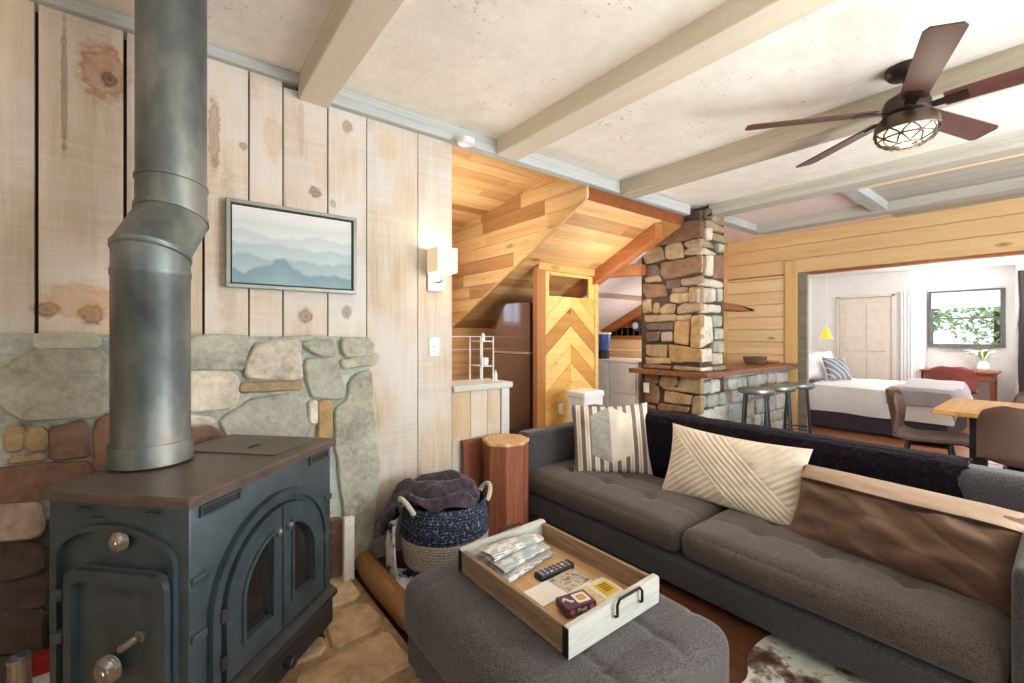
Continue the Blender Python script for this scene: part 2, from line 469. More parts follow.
PILR=[
("t",[ (4.172,2.427),(4.307,2.441),(4.288,2.304),(4.172,2.282) ]),
("t",[ (4.172,2.258),(4.427,2.261),(4.510,2.209),(4.172,2.198) ]),
("l",[ (4.172,2.178),(4.347,2.179),(4.572,2.153),(4.288,2.116),(4.172,2.108) ]),
("l",[ (4.172,2.088),(4.307,2.107),(4.307,1.961),(4.182,1.924) ]),
("l",[ (4.335,2.106),(4.468,2.125),(4.448,1.911),(4.319,1.914) ]),
("b",[ (4.489,2.123),(4.680,2.148),(4.669,1.908),(4.468,1.896) ]),
("l",[ (4.172,1.873),(4.543,1.872),(4.680,1.856),(4.680,1.813),(4.510,1.801),(4.172,1.809) ]),
("l",[ (4.327,2.390),(4.448,2.409),(4.437,2.288),(4.327,2.273) ]),
("t",[ (4.468,2.360),(4.701,2.350),(4.701,2.291),(4.468,2.292) ]),
("t",[ (4.347,2.475),(4.427,2.478),(4.701,2.447),(4.701,2.404),(4.468,2.391),(4.347,2.414) ]),
("t",[ (4.448,2.533),(4.715,2.577),(4.715,2.481),(4.468,2.484) ]),
("l",[ (4.172,1.769),(4.530,1.782),(4.530,1.656),(4.172,1.629) ]),
("l",[ (4.172,1.609),(4.636,1.608),(4.636,1.544),(4.172,1.529) ]),
("l",[ (4.172,1.499),(4.427,1.489),(4.468,1.234),(4.268,1.179),(4.172,1.170) ]),
("g",[ (4.468,1.497),(4.658,1.502),(4.658,1.396),(4.489,1.383) ]),
("g",[ (4.510,1.363),(4.680,1.364),(4.680,1.257),(4.510,1.258) ]),
("g",[ (4.489,1.227),(4.680,1.236),(4.680,1.118),(4.468,1.123) ]),
("l",[ (4.468,1.103),(4.680,1.097),(4.680,0.990),(4.468,0.999) ]),
("g",[ (4.572,1.785),(4.680,1.792),(4.680,1.663),(4.572,1.658) ]),
("l",[ (4.172,1.150),(4.427,1.155),(4.427,1.031),(4.172,1.027) ]),
("g",[ (4.572,2.269),(4.701,2.264),(4.701,2.189),(4.594,2.177) ]),
]
# ================================================================= SETTING
W = (1, 1, 1)
boardmat = wood('whitewashed_board', [(.30, srgb(160, 132, 102)), (.43, srgb(200, 176, 146)), (.56, srgb(216, 198, 172)), (.72, srgb(224, 212, 194))],
    'z', 13, .8, .75, knots=.0, bump=.2, white=.85, saw=.12,
    marks=[(-.21, 2.40, .10, .16, srgb(168, 104, 52), .75), (-.195, 2.375, .032, .04, srgb(96, 72, 62), .9),
           (-.38, 1.40, .045, .04, srgb(120, 78, 44), .9), (-.25, 1.385, .05, .05, srgb(104, 74, 56), .9),
           (-.28, 1.44, .15, .09, srgb(196, 142, 70), .6), (-.33, 2.30, .012, .35, srgb(120, 92, 70), .7),
           (.17, 2.25, .03, .22, srgb(140, 92, 70), .75), (.225, 1.7, .05, .5, srgb(186, 166, 146), .6),
           (.79, 2.46, .032, .045, srgb(150, 92, 48), .85), (.62, 2.065, .036, .036, srgb(112, 74, 50), .9),
           (.71, 2.02, .022, .028, srgb(150, 116, 96), .7), (.57, 1.40, .04, .055, srgb(122, 86, 62), .85),
           (.785, 1.425, .032, .05, srgb(136, 98, 74), .8), (.29, 2.22, .02, .025, srgb(140, 110, 90), .8),
           (.42, 2.3, .06, .14, srgb(206, 164, 112), .5), (1.02, 2.42, .08, .1, srgb(214, 172, 112), .5), (.55, 2.4, .02, .2, srgb(190, 140, 116), .45)])
plastermat = None
def plaster(name, c1, c2, specks):
    k = NT(name, .9, 0, .2); v = k.coord()
    a = k.noise(v, 7, 6, .65); b = k.noise(v, 45, 4, .7)
    col = k.ramp(a, [(.3, c1), (.7, c2)])
    if specks:
        vs = k.noise(k.coord((1, 1.6, 1)), 30, 3, .6)
        reg = k.noise(v, 3.0, 2)
        sp = k.math('MULTIPLY', k.ramp(vs, [(.63, 0), (.67, 1)]), k.ramp(reg, [(.50, 0), (.62, .55)]))
        col = k.mix(sp, col, srgb(150, 126, 100))
    k.base(col); k.bump(k.math('ADD', a, k.math('MULTIPLY', b, .5)), .55, .012)
    return k.m
ceilmat = plaster('rough_plaster', srgb(232, 226, 214), srgb(246, 241, 232), True)
pinkplaster = plaster('rose_white_plaster', srgb(236, 220, 212), srgb(244, 232, 226), False)
whitewall = plaster('bedroom_paint', srgb(232, 230, 228), srgb(240, 238, 236), False)
greybeam = wood('grey_wash_timber', [(.3, srgb(150, 146, 136)), (.5, srgb(184, 180, 168)), (.7, srgb(202, 197, 184))], 'y', 16, .7, .8, bump=.2)
plate_m = wood('blue_grey_timber', [(.3, srgb(150, 156, 156)), (.5, srgb(182, 187, 185)), (.7, srgb(206, 206, 200))], 'x', 16, .7, .8, bump=.2)
creambeam = wood('cream_painted_timber', [(.3, srgb(206, 194, 172)), (.7, srgb(224, 214, 196))], 'y', 10, .5, .7, bump=.05)
pineY = wood('honey_pine_log', [(.28, srgb(214, 178, 128)), (.48, srgb(236, 208, 160)), (.7, srgb(246, 226, 188))], 'y', 12, .6, .55, knots=.12, knotcol=srgb(150, 92, 46))
pineX = wood('honey_pine_board', [(.28, srgb(178, 128, 78)), (.48, srgb(212, 168, 112)), (.7, srgb(230, 196, 144))], 'x', 12, .6, .55, knots=.14, knotcol=srgb(120, 70, 34))
pineYk = wood('kitchen_pine_board', [(.28, srgb(184, 134, 82)), (.48, srgb(218, 176, 118)), (.7, srgb(236, 204, 152))], 'y', 12, .6, .55, knots=.14, knotcol=srgb(120, 70, 34))
rawdark = plain('shadow_gap', srgb(40, 30, 24), .9)
brownZ = wood('stained_cedar_board', [(.3, srgb(120, 66, 36)), (.55, srgb(160, 96, 54)), (.75, srgb(182, 118, 72))], 'z', 14, .8, .6)
brownY = wood('stained_cedar_rail', [(.3, srgb(140, 80, 42)), (.55, srgb(176, 110, 62)), (.75, srgb(192, 130, 80))], 'y', 14, .8, .6)
floormat = wood('dark_oak_floor', [(.3, srgb(62, 38, 26)), (.55, srgb(98, 60, 40)), (.75, srgb(122, 78, 52))], 'y', 10, .7, .4)
redfloor = wood('bedroom_oak_floor', [(.3, srgb(128, 80, 54)), (.55, srgb(166, 108, 76)), (.75, srgb(186, 128, 92))], 'y', 10, .7, .4)
mortar = stonemat('stone_mortar', .95, 9, .7)
stone = stonemat('field_stone', .8, 7, .8)
flag = stonemat('flag_stone', .6, 5, .35, .4)

# ---- floor
fb = MB()
y = -1.9
x = -2.1
while x < 6.5:
    y0 = -1.9-random.random()
    while y0 < 5:
        L = random.uniform(.9, 1.6)
        if min(y0+L, 5) > max(y0, -1.9): fb.box((x+.001, max(y0, -1.9)+.001, -.05), (min(x+.119, 6.56), min(y0+L, 4.9)-.001, 0), col=jit(W, .18))
        y0 += L
    x += .12
struct(fb.build('floor', floormat))
fb = MB(); x = 6.561
while x < 10.6:
    y0 = -1.9
    while y0 < 3.2:
        fb.box((x+.001, y0+.001, -.05), (x+.118, min(y0+1.3, 3.2)-.001, 0), col=jit(W, .12)); y0 += 1.3
    x += .12
struct(fb.build('floor_bedroom', redfloor))
# ---- hearth of flagstones
hb = MB(); hb.box((-1.99, .15, .0005), (.785, 2.43, .010), col=(.42, .28, .15))
hearth = struct(hb.build('floor_hearth', mortar))
hs = MB()
yy = .17; row = 0
while yy < 2.4:
    h = random.uniform(.24, .36); xx = -2.0+random.uniform(-.2, 0)
    while xx < .76:
        w = random.uniform(.26, .48); x1 = min(xx+w, .775)
        if x1-max(xx, -1.98) > .08:
            j = lambda: random.uniform(-.022, .022)
            xa = max(xx, -1.98)
            q = [(xa+.018+j(), yy+.018+j()), (x1-.018+j()*.4, yy+.018+j()), (x1-.018+j()*.4, min(yy+h, 2.42)-.018+j()), (xa+.018+j(), min(yy+h, 2.42)-.018+j())]
            q = chaikin(rough_poly(q, .008, .09), 1)
            cc = jit(random.choice([(.58, .38, .21), (.63, .45, .27), (.54, .34, .18), (.60, .37, .22)]), .1)
            hs.prism(q, .010, .022+random.uniform(0, .008), mXY(0), bev=.008, col=cc)
        xx += w
    yy += h
o = hs.build('flagstone', flag, hearth); o['label'] = 'tan flagstones set in mortar'; o['kind'] = 'structure'

# ---- left wall of upright boards
wl = MB()
edges = [-2.0, -1.62, -1.25, -.98, -.70, -.407, -.146, .131, .313, .464, .684, .898, 1.216, 1.457]
for a, b in zip(edges, edges[1:]):
    g = .006 if a < .13 else .0035
    if b > 1.2: g = .0018
    tone = jit((1, 1, 1), .05)
    wl.box((a+g, 2.5+random.uniform(0, .004), .0), (b-g if b < 1.45 else b, 2.525, 2.60 if b < .6 else 2.575), bev=.002, col=(tone[0]*.95, tone[1]*.985, tone[2]*1.035) if a > .6 else tone)
struct(wl.build('wall_left', boardmat, origin=(0, 0, 0)))
bk = MB(); bk.box((-2.0, 2.526, 0), (1.45, 2.60, 2.575)); struct(bk.build('wall_left_backing', rawdark))
# half wall carrying on from it
hw = MB()
e = [1.458, 1.60, 1.74, 1.85]
for a, b in zip(e, e[1:]): hw.box((a+.0012, 2.5, 0), (b-.0012, 2.63, .925), bev=.002, col=jit((.90, .91, .93), .03))
struct(hw.build('wall_half', boardmat, origin=(0, 0, 0)))
hc = MB(); hc.box((1.458, 2.475, .926), (1.945, 2.80, .967), bev=.005, col=(.80, .81, .80)); hc.box((1.855, 2.492, 0), (1.925, 2.64, .9255), bev=.004, col=(.84, .86, .87))
capm = wood('pale_cap_board', [(.3, srgb(206, 206, 198)), (.7, srgb(226, 226, 218))], 'x', 12, .7, .6)
struct(hc.build('trim_half_wall_cap', capm))

# ---- stone wainscot behind the stove
SC = {'g': (.40, .39, .31), 'l': (.55, .49, .39), 'y': (.37, .265, .145), 'r': (.25, .14, .095), 'p': (.42, .31, .25), 'o': (.39, .25, .11),
      'b': (.21, .12, .07), 't': (.34, .25, .155), 'd': (.15, .105, .08)}
ws = MB()
outline = [(-2.0, .0), (.80, .0), (.83, .3), (.86, .55), (.875, .8), (.89, 1.0), (.90, 1.285), (.6, 1.295), (.2, 1.29), (-.4, 1.305), (-2.0, 1.305)]
ws.prism(outline, 0, .065, mXZ(2.495), bev=.012, col=(.40, .43, .36))
ws.prism([(-1.99, .02), (-.05, .02), (-.05, .60), (-1.99, .66)], 0, .068, mXZ(2.495), bev=.02, col=(.075, .06, .055))  # stove's shadow painted in as a patch of dark mortar
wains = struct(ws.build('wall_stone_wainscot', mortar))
SC['k'] = (.085, .06, .05)  # stone colour with the stove's shadow painted in
st = MB()
extra = []
for zz in (.15, .38, .62, .86, 1.1):
    for xx in (-1.8, -1.35, -.95):
        extra.append((random.choice('grly'), [(xx, zz), (xx+.36, zz+.01), (xx+.37, zz+.19), (xx+.02, zz+.2)]))
for k, p in WAIN+extra:
    if max(q[1] for q in p) < .62 and k in 'ry' and min(q[0] for q in p) < -.2: k = 'k'  # low left stones take the painted shadow colour
    p = chaikin(rough_poly(inset(ccw(p), -.010), .007, .05), 1)
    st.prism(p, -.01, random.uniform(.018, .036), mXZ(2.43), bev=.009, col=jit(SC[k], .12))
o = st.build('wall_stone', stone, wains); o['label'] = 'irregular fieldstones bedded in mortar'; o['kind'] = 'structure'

# ---- main ceiling, plate and beams
cb = MB(); cb.box((-2.05, -1.85, 2.65), (4.58, 2.66, 2.70)); struct(cb.build('ceiling', ceilmat, origin=(0, 0, 0)))
cb = MB(); cb.box((4.581, 1.25, 2.65), (6.6, 3.2, 2.70)); struct(cb.build('ceiling_far', pinkplaster, origin=(0, 0, 0)))
cb = MB(); x = 4.55
while x < 6.6: cb.box((x, -1.85, 2.63), (x+.14, 1.25, 2.69), col=jit(W, .08)); x += .142
struct(cb.build('ceiling_planks', greybeam, origin=(0, 0, 0)))
pb = MB(); pb.box((.69, 2.455, 2.546), (4.27, 2.525, 2.65), bev=.004); pb.box((-2.0, 2.465, 2.598), (.535, 2.62, 2.65), bev=.004)
pb.box((4.72, 2.39, 2.565), (5.86, 2.50, 2.65), bev=.004)
struct(pb.build('trim_plate', plate_m, origin=(0, 0, 0)))
bn = 1
for x0, x1, y1, m, z0 in ((.533, .688, 2.50, creambeam, 2.53), (1.78, 1.96, 2.454, creambeam, 2.54), (3.12, 3.32, 2.454, greybeam, 2.53), (4.41, 4.60, 2.34, greybeam, 2.54), (5.66, 5.84, 2.388, greybeam, 2.54)):
    b = MB(); b.box((x0, -1.8, z0), (x1, y1, 2.655), bev=.005, col=(1.0, .93, .82) if bn == 3 else W); struct(b.build('trim_beam_%d' % bn, m, origin=(x0, 0, 0))); bn += 1
b = MB(); b.box((4.605, -1.8, 2.535), (4.64, 1.14, 2.63), bev=.003, col=(1, .9, .8)); struct(b.build('trim_beam_edge', pineY, origin=(0, 0, 0)))
b = MB(); b.box((4.602, 1.15, 2.55), (5.658, 1.27, 2.655), bev=.004); struct(b.build('trim_beam_6', plate_m, origin=(0, 0, 0)))

# ---- right wall of horizontal pine with the wide bedroom opening
rw = MB(); z = 0
while z < 2.1:
    h = min(.172, 2.1-z); rw.box((6.5, 2.39, z+.002), (6.56, 3.25, z+h-.002), bev=.006, col=jit((1, 1, 1), .06)); z += .172
hd = [(2.115, 2.30), (2.30, 2.48), (2.48, 2.65)]
rw.box((6.535, 2.39, 0), (6.56, 3.25, 2.11), col=(.4, .3, .2))
struct(rw.build('wall_right', pineY, origin=(0, 0, 0)))
rh = MB()
for i, (a, b) in enumerate(hd): rh.box((6.5, -1.8, a+.002), (6.62, 3.25, b-.002), bev=.006, col=jit((.90, .80, .67), .05))
struct(rh.build('wall_right_header', pineY, origin=(0, 0, 0)))
dj = MB(); dj.box((6.47, 2.235, 0), (6.62, 2.385, 2.28), bev=.006, col=(.98, .92, .82)); struct(dj.build('trim_casing', wood('pale_casing', [(.3, srgb(214, 176, 116)), (.7, srgb(238, 208, 152))], 'z', 12, .6, .55), origin=(0, 0, 0)))
dj = MB(); dj.box((6.49, 2.13, 0), (6.545, 2.232, 2.113), bev=.004, col=(.55, .50, .44)); dj.box((6.555, 2.15, 0), (6.62, 2.232, 2.113), bev=.004, col=(.98, .96, .92))
struct(dj.build('trim_jamb', greybeam, origin=(0, 0, 0)))
dj = MB(); dj.box((6.50, -1.8, 2.085), (6.62, 2.13, 2.114), bev=.003); struct(dj.build('trim_head_rail', brownY, origin=(0, 0, 0)))

# ---- walls behind the camera with windows
def framed_wall(name, mat, axis, pos, th, a0, a1, z0, z1, holes):
    """axis 'y': wall at y=pos running in x.  axis 'x': wall at x=pos running in y"""
    m = MB()
    def bx(a, b, c, d):
        if b-a < .002 or d-c < .002: return
        if axis == 'y': m.box((a, pos, c), (b, pos+th, d))
        else: m.box((pos, a, c), (pos+th, b, d))
    cur = a0
    for (h0, h1, c0, c1) in holes:
        bx(cur, h0, z0, z1); bx(h0, h1, z0, c0); bx(h0, h1, c1, z1); cur = h1
    bx(cur, a1, z0, z1)
    return struct(m.build(name, mat, origin=(0, 0, 0)))
winframe = plain('window_frame_paint', srgb(225, 220, 210), .5)
k = NT('window_glass', .02, 0, .5); k.b.inputs['Transmission Weight'].default_value = 1.0; k.b.inputs['IOR'].default_value = 1.02; k.base((1, 1, 1, 1)); glass = k.m
frontboard = wood('front_wall_board', [(.3, srgb(196, 170, 136)), (.7, srgb(226, 206, 176))], 'z', 12, .8, .7)
framed_wall('wall_front', frontboard, 'y', -1.9, .1, -2.1, 6.6, 0, 2.65, [(-.6, 1.5, .35, 2.3), (2.0, 4.2, .35, 2.3), (4.5, 6.0, .6, 2.2)])
framed_wall('wall_back', frontboard, 'x', -2.1, .1, -1.8, 2.6, 0, 2.65, [(-1.3, .5, .9, 2.2)])
def window(n, axis, pos, a0, a1, z0, z1, bars=1, mat=None, fr=.05):
    m = MB()
    def bx(a, b, c, d, t=.03):
        if axis == 'y': m.box((a, pos-t, c), (b, pos+t, d), bev=.004)
        else: m.box((pos-t, a, c), (pos+t, b, d), bev=.004)
    bx(a0, a0+fr, z0, z1); bx(a1-fr, a1, z0, z1); bx(a0+fr, a1-fr, z0, z0+fr); bx(a0+fr, a1-fr, z1-fr, z1)
    for i in range(1, bars+1):
        p = a0+(a1-a0)*i/(bars+1); bx(p-.02, p+.02, z0+fr, z1-fr, .02)
    w = struct(m.build('window_%d' % n, mat or winframe))
    g = MB()
    if axis == 'y': g.box((a0+fr, pos-.003, z0+fr), (a1-fr, pos+.003, z1-fr))
    else: g.box((pos-.003, a0+fr, z0+fr), (pos+.003, a1-fr, z1-fr))
    g.build('pane', glass, w)
    return w
window(2, 'y', -1.85, -.6, 1.5, .35, 2.3, 2); window(3, 'y', -1.85, 2.0, 4.2, .35, 2.3, 2); window(4, 'y', -1.85, 4.5, 6.0, .6, 2.2, 1)
window(5, 'x', -2.05, -1.3, .5, .9, 2.2, 1)

# ---- kitchen alcove under the roof
def slabYZ(mb, x0, x1, pts, th, **kw):
    """sloped board between (y0,z0)-(y1,z1), thickness th upwards"""
    (y0, z0), (y1, z1) = pts
    vs = [(x0, y0, z0), (x1, y0, z0), (x1, y1, z1), (x0, y1, z1)]
    vs += [(a, b, c+th) for a, b, c in vs]
    mb.add(vs, [[3, 2, 1, 0], [4, 5, 6, 7], [0, 1, 5, 4], [1, 2, 6, 5], [2, 3, 7, 6], [3, 0, 4, 7]], **kw)
def zA(y): return 2.80-.115*(y-2.5)
def zC(y): return 2.42-.48*(y-2.55)
tones = [(1, 1, 1), (.90, .82, .72), (1.08, 1.08, 1.06), (.66, .52, .42), (1.02, .98, .90), (.80, .70, .60), (1.1, 1.1, 1.1)]
ka = MB(); y = 2.5
while y < 4.75:
    x = .45
    while x < 2.75:
        L = random.uniform(.7, 1.6); x1 = min(x+L, 2.75)
        slabYZ(ka, x+.001, x1-.001, [(y+.002, zA(y)), (y+.138, zA(y+.14))], .03, col=jit(random.choice(tones), .07)); x = x1
    y += .14
struct(ka.build('ceiling_kitchen_dormer', pineX, origin=(0, 0, 0)))
kc = MB(); y = 2.53
while y < 4.75:
    x = 2.765
    while x < 3.86:
        L = random.uniform(.4, 1.1); x1 = min(x+L, 3.86)
        slabYZ(kc, x+.001, x1-.001, [(y+.002, zC(y)), (y+.138, zC(y+.14))], .03, col=jit(random.choice(tones), .07)); x = x1
    y += .14
for yy in (2.53, 2.672, 2.81): slabYZ(kc, 3.862, 4.25, [(yy+.001, zC(yy)), (yy+.139, zC(yy+.14))], .03, col=(.62, .48, .36))
struct(kc.build('ceiling_kitchen_slope', pineX, origin=(0, 0, 0)))
kw_ = MB(); slabYZ(kw_, 3.862, 4.25, [(2.95, zC(2.95)), (5.0, zC(5.0))], .04); slabYZ(kw_, 4.2502, 5.65, [(3.0, zC(3.0)), (5.0, zC(5.0))], .04); struct(kw_.build('ceiling_kitchen_white', pinkplaster, origin=(0, 0, 0)))
# dormer cheek, boards running away from the viewer
ck = MB(); z = 1.30; i = 0
while z < 2.9:
    # each course is cut by the two roof lines
    full = [(2.5, z), (4.72, z), (4.72, z+.138), (2.5, z+.138)]
    ys = [2.4]
    while ys[-1] < 4.8: ys.append(ys[-1]+random.uniform(.5, 1.3))
    for a, b in zip(ys, ys[1:]):
        q = cliprect(full, a+.0015, b-.0015, z+.0015, z+.1365)
        if q: q = clip(q, -.48, -1, -(2.42+.48*2.55))        # above the lower roof line
        if q: q = clip(q, .115, 1, 2.80+.115*2.5)             # below the upper roof line
        if len(q) >= 3: ck.prism(q, 0, .02, mYZ(2.765), col=jit(random.choice(tones), .07))
    z += .139
struct(ck.build('wall_dormer_cheek', pineYk, origin=(0, 0, 0)))
# trim along the cut edge of the cheek
tr = MB(); slabYZ(tr, 2.742, 2.768, [(2.52, zC(2.52)-.006), (4.72, zC(4.72)-.006)], .02, col=(.95, .85, .72)); struct(tr.build('trim_cheek_edge', pineYk, origin=(0, 0, 0)))
# far low wall and enclosing walls of the kitchen
kf = MB(); z = 0
while z < 2.8:
    for a, b in ((.45, 1.55), (1.55, 2.5), (2.5, 5.6)):
        if a == 1.55 and 1.40 < z+.08 < 2.25: continue
        kf.box((a, 4.70, z+.002), (b, 4.76, z+.158), bev=.004, col=jit((.94, .84, .74), .06))
    z += .16
struct(kf.build('wall_kitchen_far', pineX, origin=(0, 0, 0)))
framed_wall('wall_kitchen_left', frontboard, 'x', .38, .07, 2.6, 4.76, 0, 2.8, [(3.1, 4.2, 1.15, 2.15)])
window(6, 'x', .415, 3.1, 4.2, 1.15, 2.15, 1)
window(7, 'y', 4.73, 1.55, 2.5, 1.44, 2.24, 1)
kb = MB(); kb.box((2.76, 2.527, 2.44), (4.3, 2.56, 2.66), col=(.62, .5, .4)); struct(kb.build('trim_plate_back', brownY, origin=(0, 0, 0)))
kb = MB(); kb.box((.38, 2.575, 2.62), (4.3, 2.64, 2.95)); struct(kb.build('wall_kitchen_upper', rawdark))
# gable wall: logs below, upright cedar above
gw = MB(); z = 0
while z < 1.26:
    gw.box((5.60, 3.16, z+.002), (5.66, 5.0, z+.176), bev=.008, col=jit((.98, .86, .76), .06)); z += .178
struct(gw.build('wall_gable_logs', pineY, origin=(0, 0, 0)))
gv = MB(); y = 3.16
while y < 4.9:
    q = [(y+.002, 1.25), (y+.108, 1.25), (y+.108, max(1.26, zC(y+.11))), (y+.002, max(1.26, zC(y)))]
    gv.prism(q, 0, .03, mYZ(5.63), col=jit(W, .12)); y += .11
struct(gv.build('wall_gable_boards', brownZ, origin=(0, 0, 0)))
gt = MB(); slabYZ(gt, 5.50, 5.60, [(3.1, zC(3.1)-.12), (4.9, zC(4.9)-.12)], .115); gt.box((5.56, 3.16, 1.235), (5.60, 4.6, 1.29), bev=.004)
struct(gt.build('trim_gable', brownY, origin=(0, 0, 0)))
b = MB(); b.box((5.6, 3.16, 0), (6.56, 3.24, 2.65)); struct(b.build('wall_gable_return', pineX, origin=(0, 0, 0)))
# rafter and tie of the roof truss
rf = MB(); slabYZ(rf, 3.80, 3.92, [(2.56, zC(2.56)-.15), (4.75, zC(4.75)-.15)], .145); struct(rf.build('trim_rafter', brownY, origin=(0, 0, 0)))
rt = MB(); rt.add([(3.80, 3.42, 1.945), (3.9, 3.42, 1.945), (4.20, 2.95, 1.965), (4.09, 2.93, 1.965), (3.80, 3.42, 2.07), (3.9, 3.42, 2.07), (4.20, 2.95, 2.08), (4.09, 2.93, 2.08)],
    [[3, 2, 1, 0], [4, 5, 6, 7], [0, 1, 5, 4], [1, 2, 6, 5], [2, 3, 7, 6], [3, 0, 4, 7]]); struct(rt.build('trim_tie', brownY, origin=(0, 0, 0)))
bt = MB(); slabYZ(bt, 3.95, 5.58, [(3.74, zC(3.74)-.035), (3.80, zC(3.80)-.035)], .03); struct(bt.build('trim_batten', wood('grey_batten', [(.3, srgb(168, 140, 124)), (.7, srgb(190, 166, 150))], 'x'), origin=(0, 0, 0)))
# chevron partition
chev = wood('chevron_pine', [(.28, srgb(198, 152, 84)), (.5, srgb(228, 190, 116)), (.7, srgb(242, 212, 150))], 'x', 12, .9, .5, knots=.16, knotcol=srgb(118, 72, 34))
cp = MB(); x0, xm, x1 = 3.075, 3.452, 3.83
ct = [(1, 1, 1), (1.04, 1.02, .96), (.92, .82, .66), (1.03, 1, .94), (.98, .9, .76), (.88, .74, .55), (1.05, 1.03, .98), (.95, .86, .7)]
sl = .84; pw = .20; k = 0; zz = -.6
while zz < 2.5:
    for sgn in (-1, 1):
        a = (xm, zz); bq = (xm+sgn*.5, zz-.5*sl)
        q = [(xm, zz+.003), (xm, zz+pw-.003), (xm+sgn*.5, zz+pw-.003-.5*sl), (xm+sgn*.5, zz+.003-.5*sl)]
        q = cliprect(q, x0, xm-.0008, 0, 1.71) if sgn < 0 else cliprect(q, xm+.0008, x1, 0, 1.71)
        if len(q) >= 3: cp.prism(q, 0, .022, mXZ(3.40), col=jit((.58, .42, .30) if 1.21 < zz < 1.41 else ((.74, .56, .40) if sgn > 0 and .81 < zz < 1.01 else ct[(k*3+(sgn > 0)) % len(ct)]), .05))
    zz += pw; k += 1
# frame above, round the open light
for q in ([(x0, 1.71), (3.13, 1.71), (3.13, 2.02), (x0, 2.02)], [(3.74, 1.71), (x1, 1.71), (x1, 1.96), (3.74, 1.96)], [(3.13, 1.93), (3.74, 1.93), (3.74, 1.99), (3.13, 2.02)]):
    cp.prism(q, 0, .022, mXZ(3.40), col=jit((1, .95, .85), .05))
struct(cp.build('wall_chevron', chev, origin=(3.45, 3.39, 0)))
b = MB(); b.box((2.95, 3.36, 0), (3.07, 3.43, 2.0), bev=.004, col=(1, .95, .9)); b.box((3.07, 3.43, 0), (3.075, 4.1, 1.66))
struct(b.build('trim_fridge_post', wood('cedar_post', [(.3, srgb(150, 96, 52)), (.7, srgb(192, 134, 80))], 'z'), origin=(0, 0, 0)))
b = MB(); b.box((3.832, 3.36, 0), (3.885, 3.43, 1.95), bev=.004, col=(1.05, 1, .92)); struct(b.build('trim_chevron_post', pineYk, origin=(0, 0, 0)))
b = MB(); b.box((2.97, 3.345, 1.965), (3.86, 3.377, 2.055), bev=.003, col=(.95, .86, .74)); struct(b.build('trim_chevron_head', pineX, origin=(0, 0, 0)))

# ---- bedroom beyond the opening
b = MB(); b.box((9.6, 1.62, 0), (9.7, 3.2, 2.40)); b.box((9.7, 1.55, 0), (10.2, 1.62, 2.40)); struct(b.build('wall_bedroom_closet', whitewall, origin=(0, 0, 0)))
framed_wall('wall_bedroom_far', whitewall, 'x', 10.2, .1, .4, 1.62, 0, 2.40, [(.66, 1.53, 1.10, 2.03)])
b = MB(); b.box((9.0, -1.9, 0), (10.2, .49, 2.40)); b.box((6.62, 3.05, 0), (9.7, 3.15, 2.40)); struct(b.build('wall_bedroom_side', whitewall, origin=(0, 0, 0)))
b = MB(); b.box((6.62, -1.9, 2.36), (10.3, 3.2, 2.42)); struct(b.build('ceiling_bedroom', whitewall, origin=(0, 0, 0)))
b = MB(); b.box((6.62, -1.9, 0), (9.0, -1.8, 2.4)); struct(b.build('wall_bedroom_near', whitewall, origin=(0, 0, 0)))
dm = plain('closet_door_paint', srgb(226, 216, 204), .5)
d = MB(); d.box((9.565, 1.90, .01), (9.60, 2.62, 1.95), bev=.004)
door = struct(d.build('door_1', dm))
for (a, bb, c, dd) in ((1.97, 2.23, 1.02, 1.86), (2.29, 2.55, 1.02, 1.86), (1.97, 2.23, .12, .92), (2.29, 2.55, .12, .92)):
    d = MB(); d.box((9.553, a, c), (9.5649, bb, dd), bev=.005); d.build('door_panel', dm, door)
d = MB(); d.box((9.545, 1.86, 0), (9.60, 1.895, 1.99), bev=.003); d.box((9.545, 2.625, 0), (9.60, 2.66, 1.99), bev=.003); d.box((9.545, 1.86, 1.955), (9.60, 2.66, 1.995), bev=.003)
struct(d.build('trim_door', dm))
slate = plain('slate_window_paint', srgb(92, 94, 94), .5)
wn = window(1, 'x', 10.17, .66, 1.53, 1.10, 2.03, 0, slate, .055)
b = MB(); b.box((10.13, .72, 1.56), (10.165, 1.47, 1.585)); b.build('sash_rail', slate, wn)
b = MB(); b.box((10.05, .78, 1.085), (10.14, 1.4, 1.15), bev=.004); b.build('sill', slate, wn)
bl = MB(); bl.grid(lambda u, v: (10.125+.004*math.sin(v*9), .71+u*.78, 1.74+v*.26), 2, 12)
tag(bl.build('window_blind', plain('blind_linen', srgb(222, 222, 222), .8)), 'pale grey roller blind half lowered over the bedroom window', 'blind')
# ================================================================= STONE COLUMN AND BAR
col = thing('stone_column', 'tall rustic fieldstone column rising from the bar to the ceiling', 'column', (4.5, 2.7, 0))
m = MB(); m.box((4.262, 2.352, 0), (4.76, 3.05, 2.57), col=(.085, .06, .04)); m.build('mortar_core', mortar, col)
m = MB()
for k, p in PILL:
    p = chaikin(rough_poly(inset(ccw([(2.318 if a < 2.40 else a, b) for a, b in p]), -.006), .005, .05), 1)
    m.prism(p, 0, .05+random.uniform(-.008, .012), mYZ(4.275), bev=.011, col=jit(SC[k], .14))
for k, p in PILR:
    p = chaikin(rough_poly(inset(ccw([(4.236 if a < 4.31 else a, b) for a, b in p]), -.006), .005, .05), 1)
    m.prism(p, 0, .05+random.uniform(-.008, .008), mXZ(2.365), bev=.011, col=jit(SC[k], .12))
